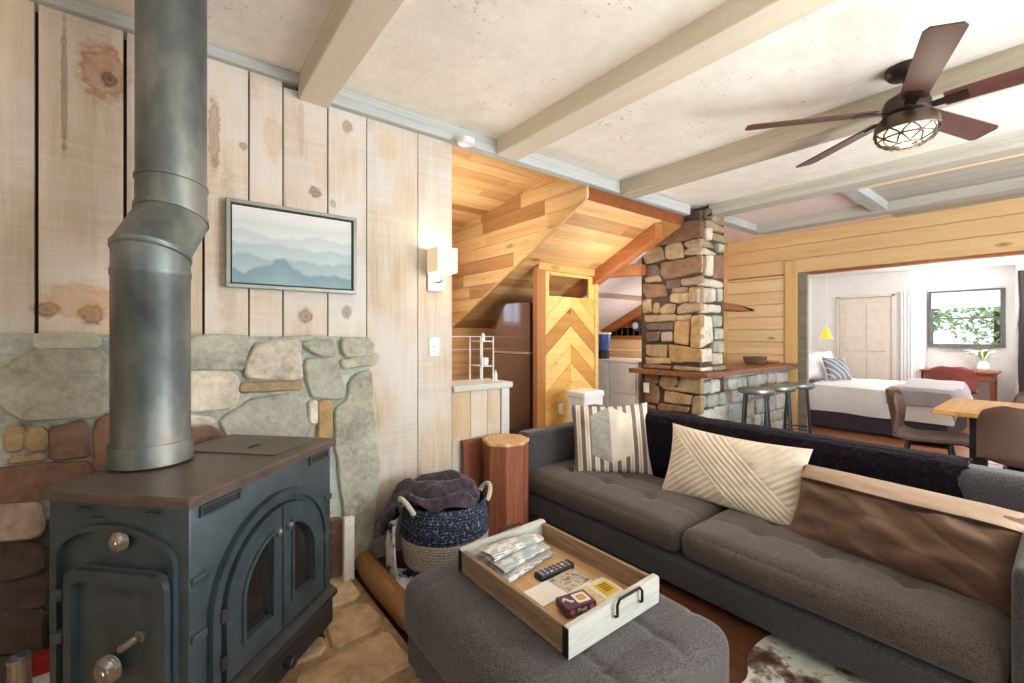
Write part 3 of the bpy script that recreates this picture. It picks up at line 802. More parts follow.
# rough courses on the sides turned away
z = .03
while z < 2.55:
    h = random.uniform(.09, .2); y = 2.38
    while y < 3.05:
        w = random.uniform(.15, .3); q = [(y+.008, z+.006), (min(y+w, 3.08)-.008, z+.006), (min(y+w, 3.08)-.008, min(z+h, 2.58)-.006), (y+.008, min(z+h, 2.58)-.006)]
        m.prism(chaikin(q, 2), 0, .03, lambda a, b, hh: (4.745+hh, a, b), bev=.01, col=jit(SC[random.choice('ytbd')], .12)); y += w
    z += h
for k, p in (('y', [(2.33, .928), (2.64, .928), (2.63, .975), (2.33, .966)]), ('b', [(2.66, .928), (3.0, .928), (3.0, .975), (2.66, .97)])):
    m.prism(chaikin(rough_poly(p, .003, .06), 1), 0, .05, mYZ(4.275), bev=.01, col=jit(SC[k], .1))
for k, p in (('l', [(4.236, .928), (4.47, .928), (4.46, .972), (4.236, .968)]), ('t', [(4.49, .928), (4.75, .928), (4.75, .975), (4.48, .97)])):
    m.prism(chaikin(rough_poly(p, .003, .06), 1), 0, .05, mXZ(2.365), bev=.01, col=jit(SC[k], .1))
# the small boulders against the ceiling
m.prism(chaikin(rough_poly([(4.30, 2.50), (4.36, 2.60), (4.46, 2.63), (4.50, 2.56), (4.44, 2.49)], .006), 2), 0, .1, mXZ(2.40), bev=.03, col=SC['d'])
m.prism(chaikin([(4.50, 2.50), (4.66, 2.50), (4.66, 2.64), (4.52, 2.64)], 2), 0, .07, mXZ(2.38), bev=.02, col=SC['t'])
m.build('stones', stone, col)
slabwood = wood('dark_slab_wood', [(.3, srgb(84, 50, 30)), (.55, srgb(136, 84, 50)), (.75, srgb(166, 108, 66))], 'x', 12, .8, .35)
m = MB()
q = rough_poly([(4.70, 1.565), (5.62, 1.59), (5.5, 1.612), (5.36, 1.645), (4.95, 1.665), (4.70, 1.68)], .004, .06)
m.prism(q, 0, .16, mXZ(2.56), bev=.01, col=(.9, .8, .7)); s_ = m.build('mantel_slab', wood('rough_cedar_slab', [(.3, srgb(96, 56, 30)), (.7, srgb(158, 100, 58))], 'x', 14, .9, .8), col); s_['label'] = 'thick wooden slab jutting from the side of the column'
bar = thing('bar_counter', 'stone faced bar counter with a dark live edge wooden top', 'bar', (5.6, 2.5, 0))
m = MB(); m.box((4.79, 2.36, 0), (6.46, 2.70, .87), col=(.36, .37, .33)); m.build('bar_core', mortar, bar)
m = MB(); mcol = MB(); z = .02
while z < .84:
    h = random.uniform(.11, .22); x = 4.20+random.uniform(-.05, .05)
    while x < 6.40:
        w = random.uniform(.16, .42); xa = max(x, 4.235); xb = min(x+w, 6.44)
        tgt = mcol if x+w*.5 < 4.78 else m
        if tgt is mcol: xb = min(xb, 4.78)
        else: xa = max(xa, 4.80)
        if xb-xa > .07:
            j = lambda: random.uniform(-.012, .012)
            q = [(xa+.01+j(), z+.008+j()), (xb-.01+j(), z+.008+j()), (xb-.01+j(), min(z+h, .865)-.008+j()*.5), (xa+.01+j(), min(z+h, .865)-.008+j()*.5)]
            cc = random.choice([(.40, .41, .37), (.50, .48, .43), (.34, .36, .33), (.56, .52, .46), (.42, .36, .27)])
            tgt.prism(chaikin(rough_poly(q, .006, .06), 1), 0, random.uniform(.02, .04), mXZ(2.362), bev=.012, col=jit(cc, .12))
        x += w
    z += h
m.build('stones', stone, bar); mcol.build('base_stones', stone, col)
m = MB()
q = [(4.12, 3.12), (4.10, 2.9), (4.13, 2.6), (4.11, 2.35), (4.16, 2.215), (4.4, 2.20), (4.8, 2.225), (5.2, 2.205), (5.7, 2.22), (6.1, 2.2), (6.46, 2.21), (6.46, 2.74), (4.78, 2.74), (4.78, 2.28), (4.21, 2.30), (4.21, 3.12)]
m.prism(q, .875, .925, lambda a, b, h: (a, b, h), bev=.006); m.build('counter_top', slabwood, bar)
m = MB()
q = [(4.13, 3.10), (4.13, 2.40), (4.16, 2.32), (4.20, 2.32), (4.21, 3.10)]
iron = plain('black_iron', srgb(34, 32, 32), .5, .6)
white_pl = plain('white_plastic', srgb(236, 234, 230), .35)
for i, yy in enumerate((2.55, 2.78)):
    m = MB(); m.tube([(4.20, yy, .855), (4.195, yy, .80), (4.18, yy, .765), (4.155, yy, .76), (4.14, yy, .775)], .008, 6); m.box((4.195, yy-.012, .82), (4.212, yy+.012, .872), bev=.002)
    tag(m.build('coat_hook', iron), ['small black iron hook under the bar ledge, the right of two', 'small black iron hook under the bar ledge, the left of two'][i], 'hook', 'iron hooks under the ledge')
m = MB(); m.box((4.19, 2.905, .66), (4.20, 2.975, .77), bev=.003); tag(m.build('power_outlet', white_pl), 'white power outlet set in the stone below the bar ledge', 'outlet')

# bowl and plate on the bar
pot = plain('brown_stoneware', srgb(112, 84, 64), .5, bump=.1)
m = MB(); m.lathe([(.0, .0), (.10, .0), (.125, .03), (.14, .085), (.142, .095), (.13, .095), (.115, .04), (.09, .015), (0, .012)], (5.98, 2.55, .926), 36)
tag(m.build('serving_bowl', pot), 'wide brown stoneware bowl on the wooden bar top', 'bowl')
m = MB(); m.lathe([(0, 0), (.09, 0), (.12, .025), (.12, .032), (.085, .01), (0, .01)], (6.3, 2.50, .926), 36)
tag(m.build('wooden_plate', plain('orange_wood', srgb(196, 112, 62), .5)), 'shallow orange wooden plate right of the brown bowl', 'plate')

# bar stools
steel = plain('brushed_gunmetal', srgb(150, 156, 156), .35, .8)
darksteel = plain('dark_steel', srgb(60, 62, 66), .4, .8)
def stool(x, y, label):
    t = thing('bar_stool', label, 'stool', (x, y, 0), .3, 'metal bar stools along the bar')
    m = MB(WM[t.name]); m.lathe([(0, .70), (.15, .70), (.168, .71), (.172, .725), (.168, .748), (.15, .755), (0, .752)], seg=32); m.build('seat', steel, t)
    for i in range(4):
        a = PI/4+i*PI/2; m = MB(WM[t.name])
        m.tube([(.13*math.cos(a), .13*math.sin(a), .705), (.19*math.cos(a), .19*math.sin(a), .0)], .012, 8); m.build('leg', darksteel, t)
    m = MB(WM[t.name]); m.tube([(.172*math.cos(i*PI/2+PI/4), .172*math.sin(i*PI/2+PI/4), .25) for i in range(5)], .008, 6); m.build('foot_ring', darksteel, t)
stool(4.76, 2.02, 'round metal bar stool nearest the stone column'); stool(5.20, 1.98, 'round metal bar stool in the middle of three')
stool(5.62, 1.94, 'round metal bar stool nearest the bedroom opening')

# ================================================================= WOOD STOVE
th = math.radians(42.8)
sc_ = Vector((.137, 1.915, 0))
stove = thing('wood_stove', 'large black cast iron wood stove with arched glass doors', 'stove', tuple(sc_), th)
XS = WM[stove.name]
def castmat(name, c, r=.38, metal=.4):
    k = NT(name, r, metal, .5); v = k.coord()
    f = k.noise(v, 14, 5); k.base(k.ramp(f, [(.3, tuple(x*.75 for x in c[:3])+(1,)), (.7, tuple(min(1, x*1.25) for x in c[:3])+(1,))]))
    k.bump(k.noise(v, 120, 3), .25, .002); return k.m
cast = castmat('cast_iron', srgb(66, 78, 83)); castend = cast
castdark = castmat('dark_cast_iron', srgb(52, 52, 54), .5)
topm = castmat('stove_top_iron', srgb(96, 82, 74), .38, .3)
nickel = plain('worn_nickel', srgb(150, 148, 142), .3, .9)
stoveglass = plain('smoked_stove_glass', srgb(34, 32, 30), .06, 0, .8)
# local frame: x along the long side, -y the glass door side, -x the loading end
LX, LY = .345, .238
m = MB(XS); m.box((-LX, -LY, .20), (LX, LY, .822), bev=.008, seg=2); m.build('body', cast, stove)
m = MB(XS)
q = rrect(-LX-.018, LX+.018, -LY-.018, LY+.018, .012, 3)
m.prism(q, .823, .853, lambda a, b, h: (a, b, h), bev=.006)
top = m.build('top_plate', topm, stove)
m = MB(XS); m.prism(rrect(.06, .32, -.19, .19, .01, 3), .8535, .858, lambda a, b, h: (a, b, h), bev=.002); gr = m.build('griddle', topm, top)
m = MB(XS); m.prism([(.16+.03*math.cos(a*PI/8), -.02+.010*math.sin(a*PI/8)) for a in range(16)], .8582, .8592, lambda a, b, h: (a, b, h)); m.build('lifter_slot', rawdark, gr)
m = MB(XS); m.prism(rrect(-LX-.01, LX+.01, -LY-.01, LY+.01, .012, 3), .185, .205, lambda a, b, h: (a, b, h), bev=.004); m.build('base_frame', castdark, stove)
for sx in (-1, 1):
    for sy in (-1, 1):
        m = MB(XS); px_, py_ = sx*(LX-.03), sy*(LY-.03)
        m.lathe([(.014, .011), (.014, .02), (.016, .05), (.028, .14), (.038, .19)], (px_, py_, 0), 10); m.lathe([(.02, .0105), (.02, .016), (.014, .018)], (px_, py_, 0), 10)
        m.build('leg', castdark, stove)
mF = lambda a, b, h: (a, -LY-h, b)         # door side
mE = lambda a, b, h: (-LX-h, a, b)         # loading end (a = local y)
def archloop(cx, half, zb, zs, rise, n=18):
    return [(cx-half, zb)]+[(cx-half*math.cos(PI*i/n), zs+rise*math.sin(PI*i/n)) for i in range(n+1)]+[(cx+half, zb)]
def archband(mb, o, i, h0, h1, mp, **kw):
    n = len(o)
    vs = [mp(a, b, h) for loop in (o, i) for h in (h0, h1) for a, b in loop]
    fs = []
    for k in range(n-1):
        fs.append([n+k, n+k+1, 3*n+k+1, 3*n+k]); fs.append([k, k+1, n+k+1, n+k]); fs.append([2*n+k, 2*n+k+1, 3*n+k+1, 3*n+k])
    for k in (0, n-1): fs.append([k, n+k, 3*n+k, 2*n+k])
    mb.add(vs, fs, **kw)
cx = .004
m = MB(XS)
archband(m, archloop(cx, .292, .245, .47, .275), archloop(cx, .268, .245, .47, .25), 0, .022, mF)
archband(m, archloop(cx, .268, .245, .47, .25), archloop(cx, .252, .245, .47, .234), 0, .012, mF)
m.build('door_arch', cast, stove)
# vents and ribbing above
for a, b in ((-.315, -.165), (.19, .315)):
    m = MB(XS); archband(m, [(a, .782), (a, .816), (b, .816), (b, .782), (a, .782)], [(a+.008, .79), (a+.008, .808), (b-.008, .808), (b-.008, .79), (a+.008, .79)], 0, .008, mF)
    vf_ = m.build('vent_frame', cast, stove)
    m = MB(XS); m.prism([(a+.008, .79), (b-.008, .79), (b-.008, .808), (a+.008, .808)], 0, .003, mF); m.build('vent_grille', castdark, vf_)
for (a, b) in ((-.34, -.292), (.298, .34)):
    for zz in (.60, .44):
        m = MB(XS); m.prism([(a, zz), (b, zz), (b, zz+.022), (a, zz+.022)], 0, .012, mF, bev=.005); m.build('side_rib', cast, stove)
def halfdoor(sgn):
    """quarter-arched leaf with a glass light"""
    xm_ = cx+sgn*.004; n = 14
    def leaf(half, zb, zs, rise, xin):
        pts = [(xin, zb), (xin, zs+rise*math.sqrt(max(0, 1-((xin-cx)/half)**2)))]
        t0 = math.acos(min(1, abs(xin-cx)/half))
        for i in range(1, n+1):
            t = t0*(1-i/n); pts.append((cx+sgn*half*math.cos(t), zs+rise*math.sin(t)))
        pts.append((cx+sgn*half, zb)); return pts
    o = leaf(.247, .262, .47, .228, xm_); i_ = leaf(.178, .345, .465, .160, cx+sgn*.055)
    o2 = o+[o[0]]; i2 = i_+[i_[0]]
    m = MB(XS); archband(m, o2, i2, .002, .026, mF)
    dr = m.build('glass_door', cast, stove)
    m = MB(XS); oo = leaf(.190, .333, .465, .172, cx+sgn*.045); archband(m, oo+[oo[0]], i2, .026, .034, mF); m.build('light_bead', cast, dr)
    m = MB(XS); m.prism(i_, .006, .012, mF); m.build('glass_pane', stoveglass, dr)
    for zz in (.33, .47):
        m = MB(XS); m.tube([mF(cx+sgn*.253, zz-.02, .02), mF(cx+sgn*.253, zz+.02, .02)], .011, 10); m.build('hinge', castdark, dr)
    m = MB(XS); m.lathe([(0, 0), (.011, 0), (.013, .006), (.012, .014), (0, .018)], (0, 0, 0), 14, rot=Matrix.Translation(mF(cx+sgn*.028, .615, .026)) @ Matrix.Rotation(PI/2, 4, 'X')); m.build('latch_knob', nickel, dr)
halfdoor(-1); halfdoor(1)
# ash lip and ash drawer
m = MB(XS)
m.prism([(-LY-.055, .232), (-LY-.055, .218), (-LY, .206), (-LY, .256), (-LY-.03, .25)], -.31, .31, lambda a, b, h: (h, a, b), bev=.003)
m.build('ash_lip', castdark, stove)
m = MB(XS); m.prism([(-.26, .10), (.30, .10), (.30, .20), (-.26, .20)], 0, .04, mF, bev=.006)
ad = m.build('ash_drawer', castdark, stove)
m = MB(XS); m.lathe([(0, 0), (.016, 0), (.02, .01), (.02, .03), (.012, .036), (0, .036)], seg=14, rot=Matrix.Translation(mF(.0, .15, .04)) @ Matrix.Rotation(PI/2, 4, 'X')); m.build('drawer_knob', castdark, ad)
# loading end
m = MB(XS)
archband(m, archloop(0, .205, .25, .66, .105), archloop(0, .186, .25, .66, .088), 0, .016, mE); m.build('end_arch', castend, stove)
m = MB(XS); m.prism([(p[0], p[1]) for p in rrect(-.20, .13, .24, .645, .045, 6)], 0, .022, mE, bev=.01)
ld = m.build('side_door', castend, stove)
m = MB(XS)
o_ = rrect(-.20, .13, .24, .645, .045, 6); i_ = rrect(-.165, .105, .265, .61, .03, 6)
archband(m, o_+[o_[0]], i_+[i_[0]], .022, .038, mE); m.build('door_rim', castend, ld)
def knob(pos, s, coil=True):
    prof = [(0, 0), (.012, 0), (.012, .012)]
    if coil:
        for i in range(3): prof += [(.031, .013+i*.007), (.035, .0165+i*.007), (.031, .02+i*.007)]
        prof += [(.026, .036), (.022, .041), (.014, .043), (.013, .046), (0, .047)]
    else: prof += [(.014, .012), (.017, .018), (.014, .028), (0, .03)]
    return [(r*s, z*s) for r, z in prof], Matrix.Translation(mE(*pos)) @ Matrix.Rotation(-PI/2, 4, 'Y')
for nm, pos, s in (('air_knob', (-.03, .722, .0), .8), ('door_knob', (-.03, .385, .022), 1.05)):
    pr, mt = knob(pos, s); m = MB(XS); m.lathe(pr, seg=24, rot=mt); m.build(nm, nickel, stove if nm == 'air_knob' else ld)
m = MB(XS); m.tube([mE(-.115, .475, .02), mE(-.115, .475, .045), mE(-.105, .468, .052), mE(-.08, .452, .054)], .010, 10); m.lathe([(0, 0), (.016, 0), (.016, .01), (0, .012)], seg=14, rot=Matrix.Translation(mE(-.115, .475, .022)) @ Matrix.Rotation(-PI/2, 4, 'Y')); m.build('door_latch', nickel, ld)
for yy, zz in ((.17, .555), (.17, .435)):
    m = MB(XS); m.box((-LX-.03, yy-.018, zz-.016), (-LX+.002, yy+.018, zz+.016), bev=.008, seg=2); m.build('hinge', castend, stove)
for yy, zz in ((.10, .80), (-.13, .80), (.06, .775)):
    m = MB(XS); m.tube([mE(yy-.022, zz, .006), mE(yy+.022, zz, .006)], .006, 8); m.build('lug', castend, stove)
m = MB(XS); m.box((-.09, LY+.012, .74), (.09, LY+.02, .82), bev=.003); m.build('rear_shield', castdark, stove)

# stove pipe
kp = NT('weathered_stovepipe', .40, .7, .5); v = kp.coord()
f = kp.noise(kp.coord((1, 1, .5)), 5, 5); g = kp.noise(v, 40, 3)
kp.base(kp.ramp(f, [(.3, srgb(80, 86, 85)), (.5, srgb(116, 123, 121)), (.62, srgb(146, 148, 142)), (.74, srgb(154, 122, 100))])); kp.bump(g, .1, .003)
kp.link(kp.ramp(kp.noise(v, 8, 4), [(.3, .32), (.7, .55)]), kp.b.inputs['Roughness'])
pipem = kp.m
lo = Vector((-.045, 1.995, 0)); hi_ = Vector((.012, 2.085, 0)); R = .11
pipe = thing('stove_pipe', 'weathered grey metal stove pipe with an offset elbow above the wood stove', 'pipe', (lo.x, lo.y, .859))
def ringtube(mb, cs, seg=40):
    """cs: (centre, tilt dir, tilt angle, radius)"""
    vs = []; fs = []
    d = (hi_-lo).normalized()
    for (c, ang, r) in cs:
        for k in range(seg):
            a = 2*PI*k/seg; p = Vector((math.cos(a)*r, math.sin(a)*r, 0))
            along = p.dot(d); p.z += -along*math.tan(ang)
            vs.append(Vector(c)+p)
    for i in range(len(cs)-1):
        for k in range(seg):
            q = (k+1) % seg; fs.append([i*seg+k, i*seg+q, (i+1)*seg+q, (i+1)*seg+k])
    mb.add(vs, fs)
m = MB(); L0 = lo
ringtube(m, [((lo.x, lo.y, .8595), 0, R+.010), ((lo.x, lo.y, .93), 0, R+.009), ((lo.x, lo.y, .931), 0, R+.001), ((lo.x, lo.y, 1.50), 0, R+.001), ((lo.x, lo.y, 1.505), 0, R+.004), ((lo.x, lo.y, 1.525), 0, R+.004), ((lo.x, lo.y, 1.526), 0, R+.001), ((lo.x, lo.y, 1.575), .30, R)])
m.build('lower_pipe', pipem, pipe)
m = MB(); ringtube(m, [((lo.x, lo.y, 1.575), .30, R+.001), ((lo.x, lo.y, 1.58), .30, R+.005), ((lo.x, lo.y, 1.595), .30, R+.005), ((lo.x, lo.y, 1.597), .31, R+.001), ((hi_.x, hi_.y, 1.735), .30, R+.001), ((hi_.x, hi_.y, 1.737), .30, R+.005), ((hi_.x, hi_.y, 1.752), .30, R+.005), ((hi_.x, hi_.y, 1.754), .30, R)])
m.build('elbow', pipem, pipe)
m = MB(); ringtube(m, [((hi_.x, hi_.y, 1.753), .30, R-.001), ((hi_.x, hi_.y, 1.86), .12, R-.001), ((hi_.x, hi_.y, 1.862), .12, R+.003), ((hi_.x, hi_.y, 1.872), .12, R+.003), ((hi_.x, hi_.y, 1.874), .12, R-.002), ((hi_.x, hi_.y, 2.649), 0, R-.002)])
m.build('upper_pipe', pipem, pipe)

# ================================================================= SMALL THINGS BY THE HEARTH
m = MB(); m.tube([(.85, 2.40, .058), (.838, 2.25, .06), (.836, 2.1, .06), (.84, 1.95, .06), (.842, 1.8, .058), (.85, 1.66, .06)], [.055, .057, .056, .057, .056, .054], 14)
tag(m.build('hearth_log', wood('peeled_log', [(.3, srgb(104, 66, 36)), (.55, srgb(150, 104, 60)), (.75, srgb(186, 140, 88))], 'y', 20, 1.2, .5, knots=.1)), 'peeled golden log edging the flagstone hearth', 'log')
m = MB(); m.box((.712, 2.31, .028), (.765, 2.345, .355), bev=.004, col=W)
kk = NT('chipped_white_paint', .7); f = kk.noise(kk.coord((1, 1, .6)), 26, 4)
kk.base(kk.ramp(f, [(.4, srgb(222, 216, 206)), (.62, srgb(232, 226, 218)), (.68, srgb(120, 92, 80))]))
tag(m.build('kindling_board', kk.m), 'short board with chipped white paint standing against the stone edge', 'board')
m = MB()
p0 = Vector((-.385, 2.14, .031))
m.lathe([(0, 0), (.026, 0), (.029, .004), (.029, .195), (.032, .20), (.032, .212), (.026, .212), (.026, .19), (0, .188)], p0, 24)
tag(m.build('lighter_canister', plain('polished_tin', srgb(190, 192, 196), .2, .9)), 'shiny metal canister standing left of the wood stove', 'canister')
m = MB(); m.box((-.395, 2.22, .031), (-.315, 2.27, .175), bev=.003)
bx_ = m.build('matchbox', plain('red_card', srgb(170, 30, 34), .5)); tag(bx_, 'small red box with a white band between the metal canister and the stove', 'box')
m = MB(); m.box((-.3965, 2.2185, .06), (-.3135, 2.2715, .115)); m.build('label_band', plain('white_card', srgb(226, 220, 214), .6), bx_)

# basket
bc = Vector((1.225, 2.175, 0)); 
basket = thing('storage_basket', 'navy and cream woven rope basket with two handles, full of throws', 'basket', tuple(bc))
kb_ = NT('woven_rope', .9, 0, .1); o_ = kb_.sep(kb_.coord()); zc = o_[2]
wv = kb_.math('SINE', kb_.math('MULTIPLY', zc, 420.0)); nz = kb_.noise(kb_.coord((1, 1, 1)), 90, 2, .6)
navy = kb_.ramp(nz, [(.4, srgb(38, 44, 62)), (.58, srgb(66, 76, 96)), (.66, srgb(150, 156, 162))]); cream = kb_.ramp(nz, [(.3, srgb(150, 142, 128)), (.6, srgb(206, 198, 182))])
s1 = kb_.math('GREATER_THAN', zc, .075); s2 = kb_.math('LESS_THAN', zc, .225)
kb_.base(kb_.mix(kb_.math('MULTIPLY', s1, s2), navy, cream))
kb_.bump(kb_.math('ADD', wv, nz), .5, .006)
m = MB(WM[basket.name]); m.lathe([(0, .012), (.19, .01), (.215, .03), (.235, .12), (.245, .22), (.238, .32), (.222, .385), (.218, .392), (.21, .385), (.226, .31), (.232, .22), (.222, .12), (.2, .035), (0, .03)], seg=64)
m.build('basket_body', kb_.m, basket)
rt_ = Vector((.788, -.6157, 0)); fw_ = Vector((.6157, .788, 0))
rope = fabric('cream_rope', srgb(190, 182, 164), srgb(224, 218, 204), 120)
for sgn in (-1, 1):
    m = MB(WM[basket.name]); base = (rt_*.9+fw_*.35*sgn).normalized()*sgn if sgn > 0 else (-rt_*.8-fw_*.6).normalized()
    side = Vector((-base.y, base.x, 0))
    m.tube([base*.222+side*(.075*math.cos(a))+Vector((0, 0, .37+.065*math.sin(a)))+base*.035*math.sin(a) for a in [PI*i/12 for i in range(13)]], .013, 8); m.build('handle', rope, basket)
# throw spilling over the basket's left rim
kt = NT('plum_grey_plush', .95, 0, .1); f = kt.noise(kt.coord(), 26, 4, .7)
kt.base(kt.ramp(f, [(.3, srgb(40, 33, 40)), (.55, srgb(72, 62, 70)), (.75, srgb(104, 92, 98))])); kt.b.inputs['Sheen Weight'].default_value = .25; kt.bump(f, .6, .01)
plush = kt.m
def throw(u, v):
    path = [(.185, .36), (.15, .415), (.09, .44), (.02, .44), (-.06, .435), (-.14, .43), (-.205, .425), (-.262, .39), (-.292, .33), (-.300, .27), (-.300, .21)]
    t = u*(len(path)-1); i = min(int(t), len(path)-2); f_ = t-i
    a = path[i][0]+(path[i+1][0]-path[i][0])*f_; z = path[i][1]+(path[i+1][1]-path[i][1])*f_
    e = v*2-1
    hang = max(0, (u-.6)/.4)
    wmax = math.sqrt(max(.09**2, .200**2-min(abs(a), .19)**2))
    w = wmax*(1-min(1, hang*3))+.135*min(1, hang*3)
    lobe = .055*abs(math.sin(v*8.5+u*1.4+.9*math.sin(u*5)+.5))**.7+.045*noise.noise(Vector((u*7, v*5, 2)))
    z2 = z+(lobe-.085*abs(e)**3)*(1-hang)+.02*hang*abs(e)
    a2 = a-hang*lobe*1.0
    p = bc+rt_*a2+fw_*(e*w-.02*hang)
    return (p.x, p.y, max(.03, z2))
m = MB(); m.sheet(throw, 60, 60, .016); tag(m.build('plush_throw', plush), 'plum grey plush throw heaped in the rope basket and spilling over its rim', 'blanket')
kt = NT('printed_cotton', .9, 0, .1); f = kt.noise(kt.coord(), 16, 3, .5)
kt.base(kt.ramp(f, [(.42, srgb(224, 220, 220)), (.55, srgb(200, 196, 198)), (.60, srgb(66, 60, 70)), (.7, srgb(48, 44, 52))])); printed = kt.m
def cloth(u, v):
    path = [(-.262, .30), (-.275, .22), (-.285, .12), (-.28, .04), (-.25, .022), (-.20, .018), (-.14, .016)]
    t = u*(len(path)-1); i = min(int(t), len(path)-2); f_ = t-i
    a = path[i][0]+(path[i+1][0]-path[i][0])*f_; z = path[i][1]+(path[i+1][1]-path[i][1])*f_
    b = -.15+(v-.5)*(.16+.14*u)-.10*u
    rp = .018*math.sin(v*11+u*4)
    p = bc+rt_*(a+.5*abs(b)*(1-u)*.2-(.010+rp)*(u < .6))+fw_*b
    return (max(p.x, .912+.01*math.sin(v*9)), p.y, max(.012, z+(abs(rp) if u > .5 else 0)))
m = MB(); m.sheet(cloth, 30, 22, .005); tag(m.build('printed_throw', printed), 'white and charcoal printed cloth trailing onto the floor beside the basket', 'blanket')

# stump table and cedar board by the sofa end
stump = thing('stump_table', 'wooden stump side table with a pale cut top between basket and sofa', 'side table', (1.745, 2.30, 0))
barkm = wood('split_cedar', [(.3, srgb(96, 50, 36)), (.5, srgb(142, 82, 58)), (.7, srgb(176, 112, 82))], 'z', 16, .8, .6)
cutm = NT('cut_end_grain', .6); d = cutm.n('ShaderNodeVectorMath', operation='LENGTH'); cutm.link(cutm.coord((1, 1, 0)), d.inputs[0])
cutm.base(cutm.ramp(cutm.math('ADD', cutm.math('MULTIPLY', cutm.math('SINE', cutm.math('MULTIPLY', d.outputs['Value'], 260)), .2), cutm.math('MULTIPLY', cutm.noise(cutm.coord(), 9, 4), .9)), [(.25, srgb(190, 140, 92)), (.7, srgb(232, 190, 140))]))
pts = [(.15*math.cos(a)*random.uniform(.92, 1.04), .15*math.sin(a)*random.uniform(.92, 1.04)) for a in [i*PI/4+.2 for i in range(8)]]
m = MB(WM[stump.name]); m.prism(pts, 0, .60, lambda a, b, h: (a, b, h), bev=.004); m.build('trunk', barkm, stump)
m = MB(WM[stump.name]); m.prism([(a*1.04, b*1.04) for a, b in pts], .601, .622, lambda a, b, h: (a, b, h), bev=.004); m.build('top', cutm.m, stump)
m = MB(); m.add([(1.52, 2.42, .0), (1.67, 2.42, 0), (1.67, 2.45, 0), (1.52, 2.45, 0), (1.52, 2.462, .605), (1.67, 2.462, .605), (1.67, 2.492, .605), (1.52, 2.492, .605)], [[3, 2, 1, 0], [4, 5, 6, 7], [0, 1, 5, 4], [1, 2, 6, 5], [2, 3, 7, 6], [3, 0, 4, 7]])
tag(m.build('cedar_board', barkm), 'reddish cedar board leaning on the white wall behind the basket', 'board')

# ================================================================= ON THE LEFT WALL
pic = thing('framed_picture', 'framed print of misty blue green mountains on the board wall', 'picture', (.52, 2.5, 1.53))
fm = plain('silver_green_frame', srgb(148, 152, 140), .4, .3); black = plain('black_reveal', srgb(26, 32, 34), .6)
X0, X1, Z0, Z1 = .214, .826, 1.527, 1.949
m = MB()
for lo_, hi2 in (((X0, Z0), (X1, Z0+.018)), ((X0, Z1-.018), (X1, Z1)), ((X0, Z0+.018), (X0+.018, Z1-.018)), ((X1-.018, Z0+.018), (X1, Z1-.018))):
    m.box((lo_[0], 2.455, lo_[1]), (hi2[0], 2.495, hi2[1]), bev=.002)
m.build('frame', fm, pic)
m = MB(); m.box((X0+.019, 2.485, Z0+.019), (X1-.019, 2.494, Z1-.019)); m.build('backing', black, pic)
ka_ = NT('misty_mountain_print', .55, 0, .3); o_ = ka_.sep(ka_.coord()); px_ = o_[0]; pz_ = o_[2]     # origin at the picture's foot
colr = ka_.ramp(ka_.math('ADD', ka_.math('MULTIPLY', pz_, 2.4), ka_.math('MULTIPLY', ka_.noise(ka_.coord(), 6, 3), .08)), [(.7, srgb(196, 206, 206)), (1.0, srgb(232, 228, 224))])
for i, (zz, amp, c, sc) in enumerate([(.335, .03, (204, 208, 206), 5), (.285, .045, (192, 200, 200), 6), (.225, .05, (176, 190, 191), 5), (.165, .045, (156, 174, 178), 6), (.105, .075, (122, 148, 154), 6)]):
    nz = ka_.noise(ka_.comb(px_, float(i*3.3), .0), sc, 4, .5)
    edge = ka_.math('ADD', ka_.math('MULTIPLY', ka_.math('SUBTRACT', nz, .5), amp*3.2), zz)
    dd = ka_.math('SUBTRACT', edge, pz_)
    fac = ka_.ramp(dd, [(0, 0), (.016, 1), (1, 1)])
    fade = ka_.ramp(dd, [(0, srgb(*c)), (.16, srgb(*[min(255, q+26) for q in c]))])
    colr = ka_.mix(fac, colr, fade)
ka_.base(colr)
m = MB(); m.box((X0+.026, 2.472, Z0+.026), (X1-.026, 2.484, Z1-.026)); m.build('print', ka_.m, pic)

sconce = thing('wall_sconce', 'lit wall lamp with a square cream shade on a chrome plate', 'lamp', (1.345, 2.5, 1.6))
chrome = plain('satin_chrome', srgb(196, 198, 198), .25, .9)
m = MB(); m.box((1.275, 2.482, 1.575), (1.385, 2.499, 1.70), bev=.004); m.build('back_plate', chrome, sconce)
m = MB(); m.tube([(1.33, 2.482, 1.63), (1.33, 2.42, 1.63), (1.33, 2.405, 1.64), (1.33, 2.40, 1.67)], .009, 8); m.build('arm', chrome, sconce)
ks = NT('lit_linen_shade', .8); ks.base(srgb(236, 222, 196)); ks.b.inputs['Emission Color'].default_value = srgb(255, 232, 196); ks.b.inputs['Emission Strength'].default_value = .3
m = MB()
for lo_, hi2 in (((1.262, 2.332, 1.68), (1.398, 2.335, 1.83)), ((1.262, 2.465, 1.68), (1.398, 2.468, 1.83)), ((1.262, 2.335, 1.68), (1.265, 2.465, 1.83)), ((1.395, 2.335, 1.68), (1.398, 2.465, 1.83))): m.box(lo_, hi2)
m.build('lamp_shade', ks.m, sconce)
m = MB(); m.lathe([(0, 0), (.02, .005), (.028, .035), (.02, .06), (.012, .07), (0, .07)], (1.33, 2.40, 1.685), 16); m.build('bulb', emit('warm_bulb', srgb(255, 224, 176), 3), sconce)
sw = thing('light_switch', 'white light switch plate on the board wall below the lamp', 'switch', (1.325, 2.5, 1.17))
m = MB(); m.box((1.29, 2.492, 1.168), (1.36, 2.4995, 1.285), bev=.002); m.build('plate', white_pl, sw)
m = MB(); m.box((1.319, 2.484, 1.215), (1.331, 2.4918, 1.24), bev=.002); m.build('toggle', white_pl, sw)
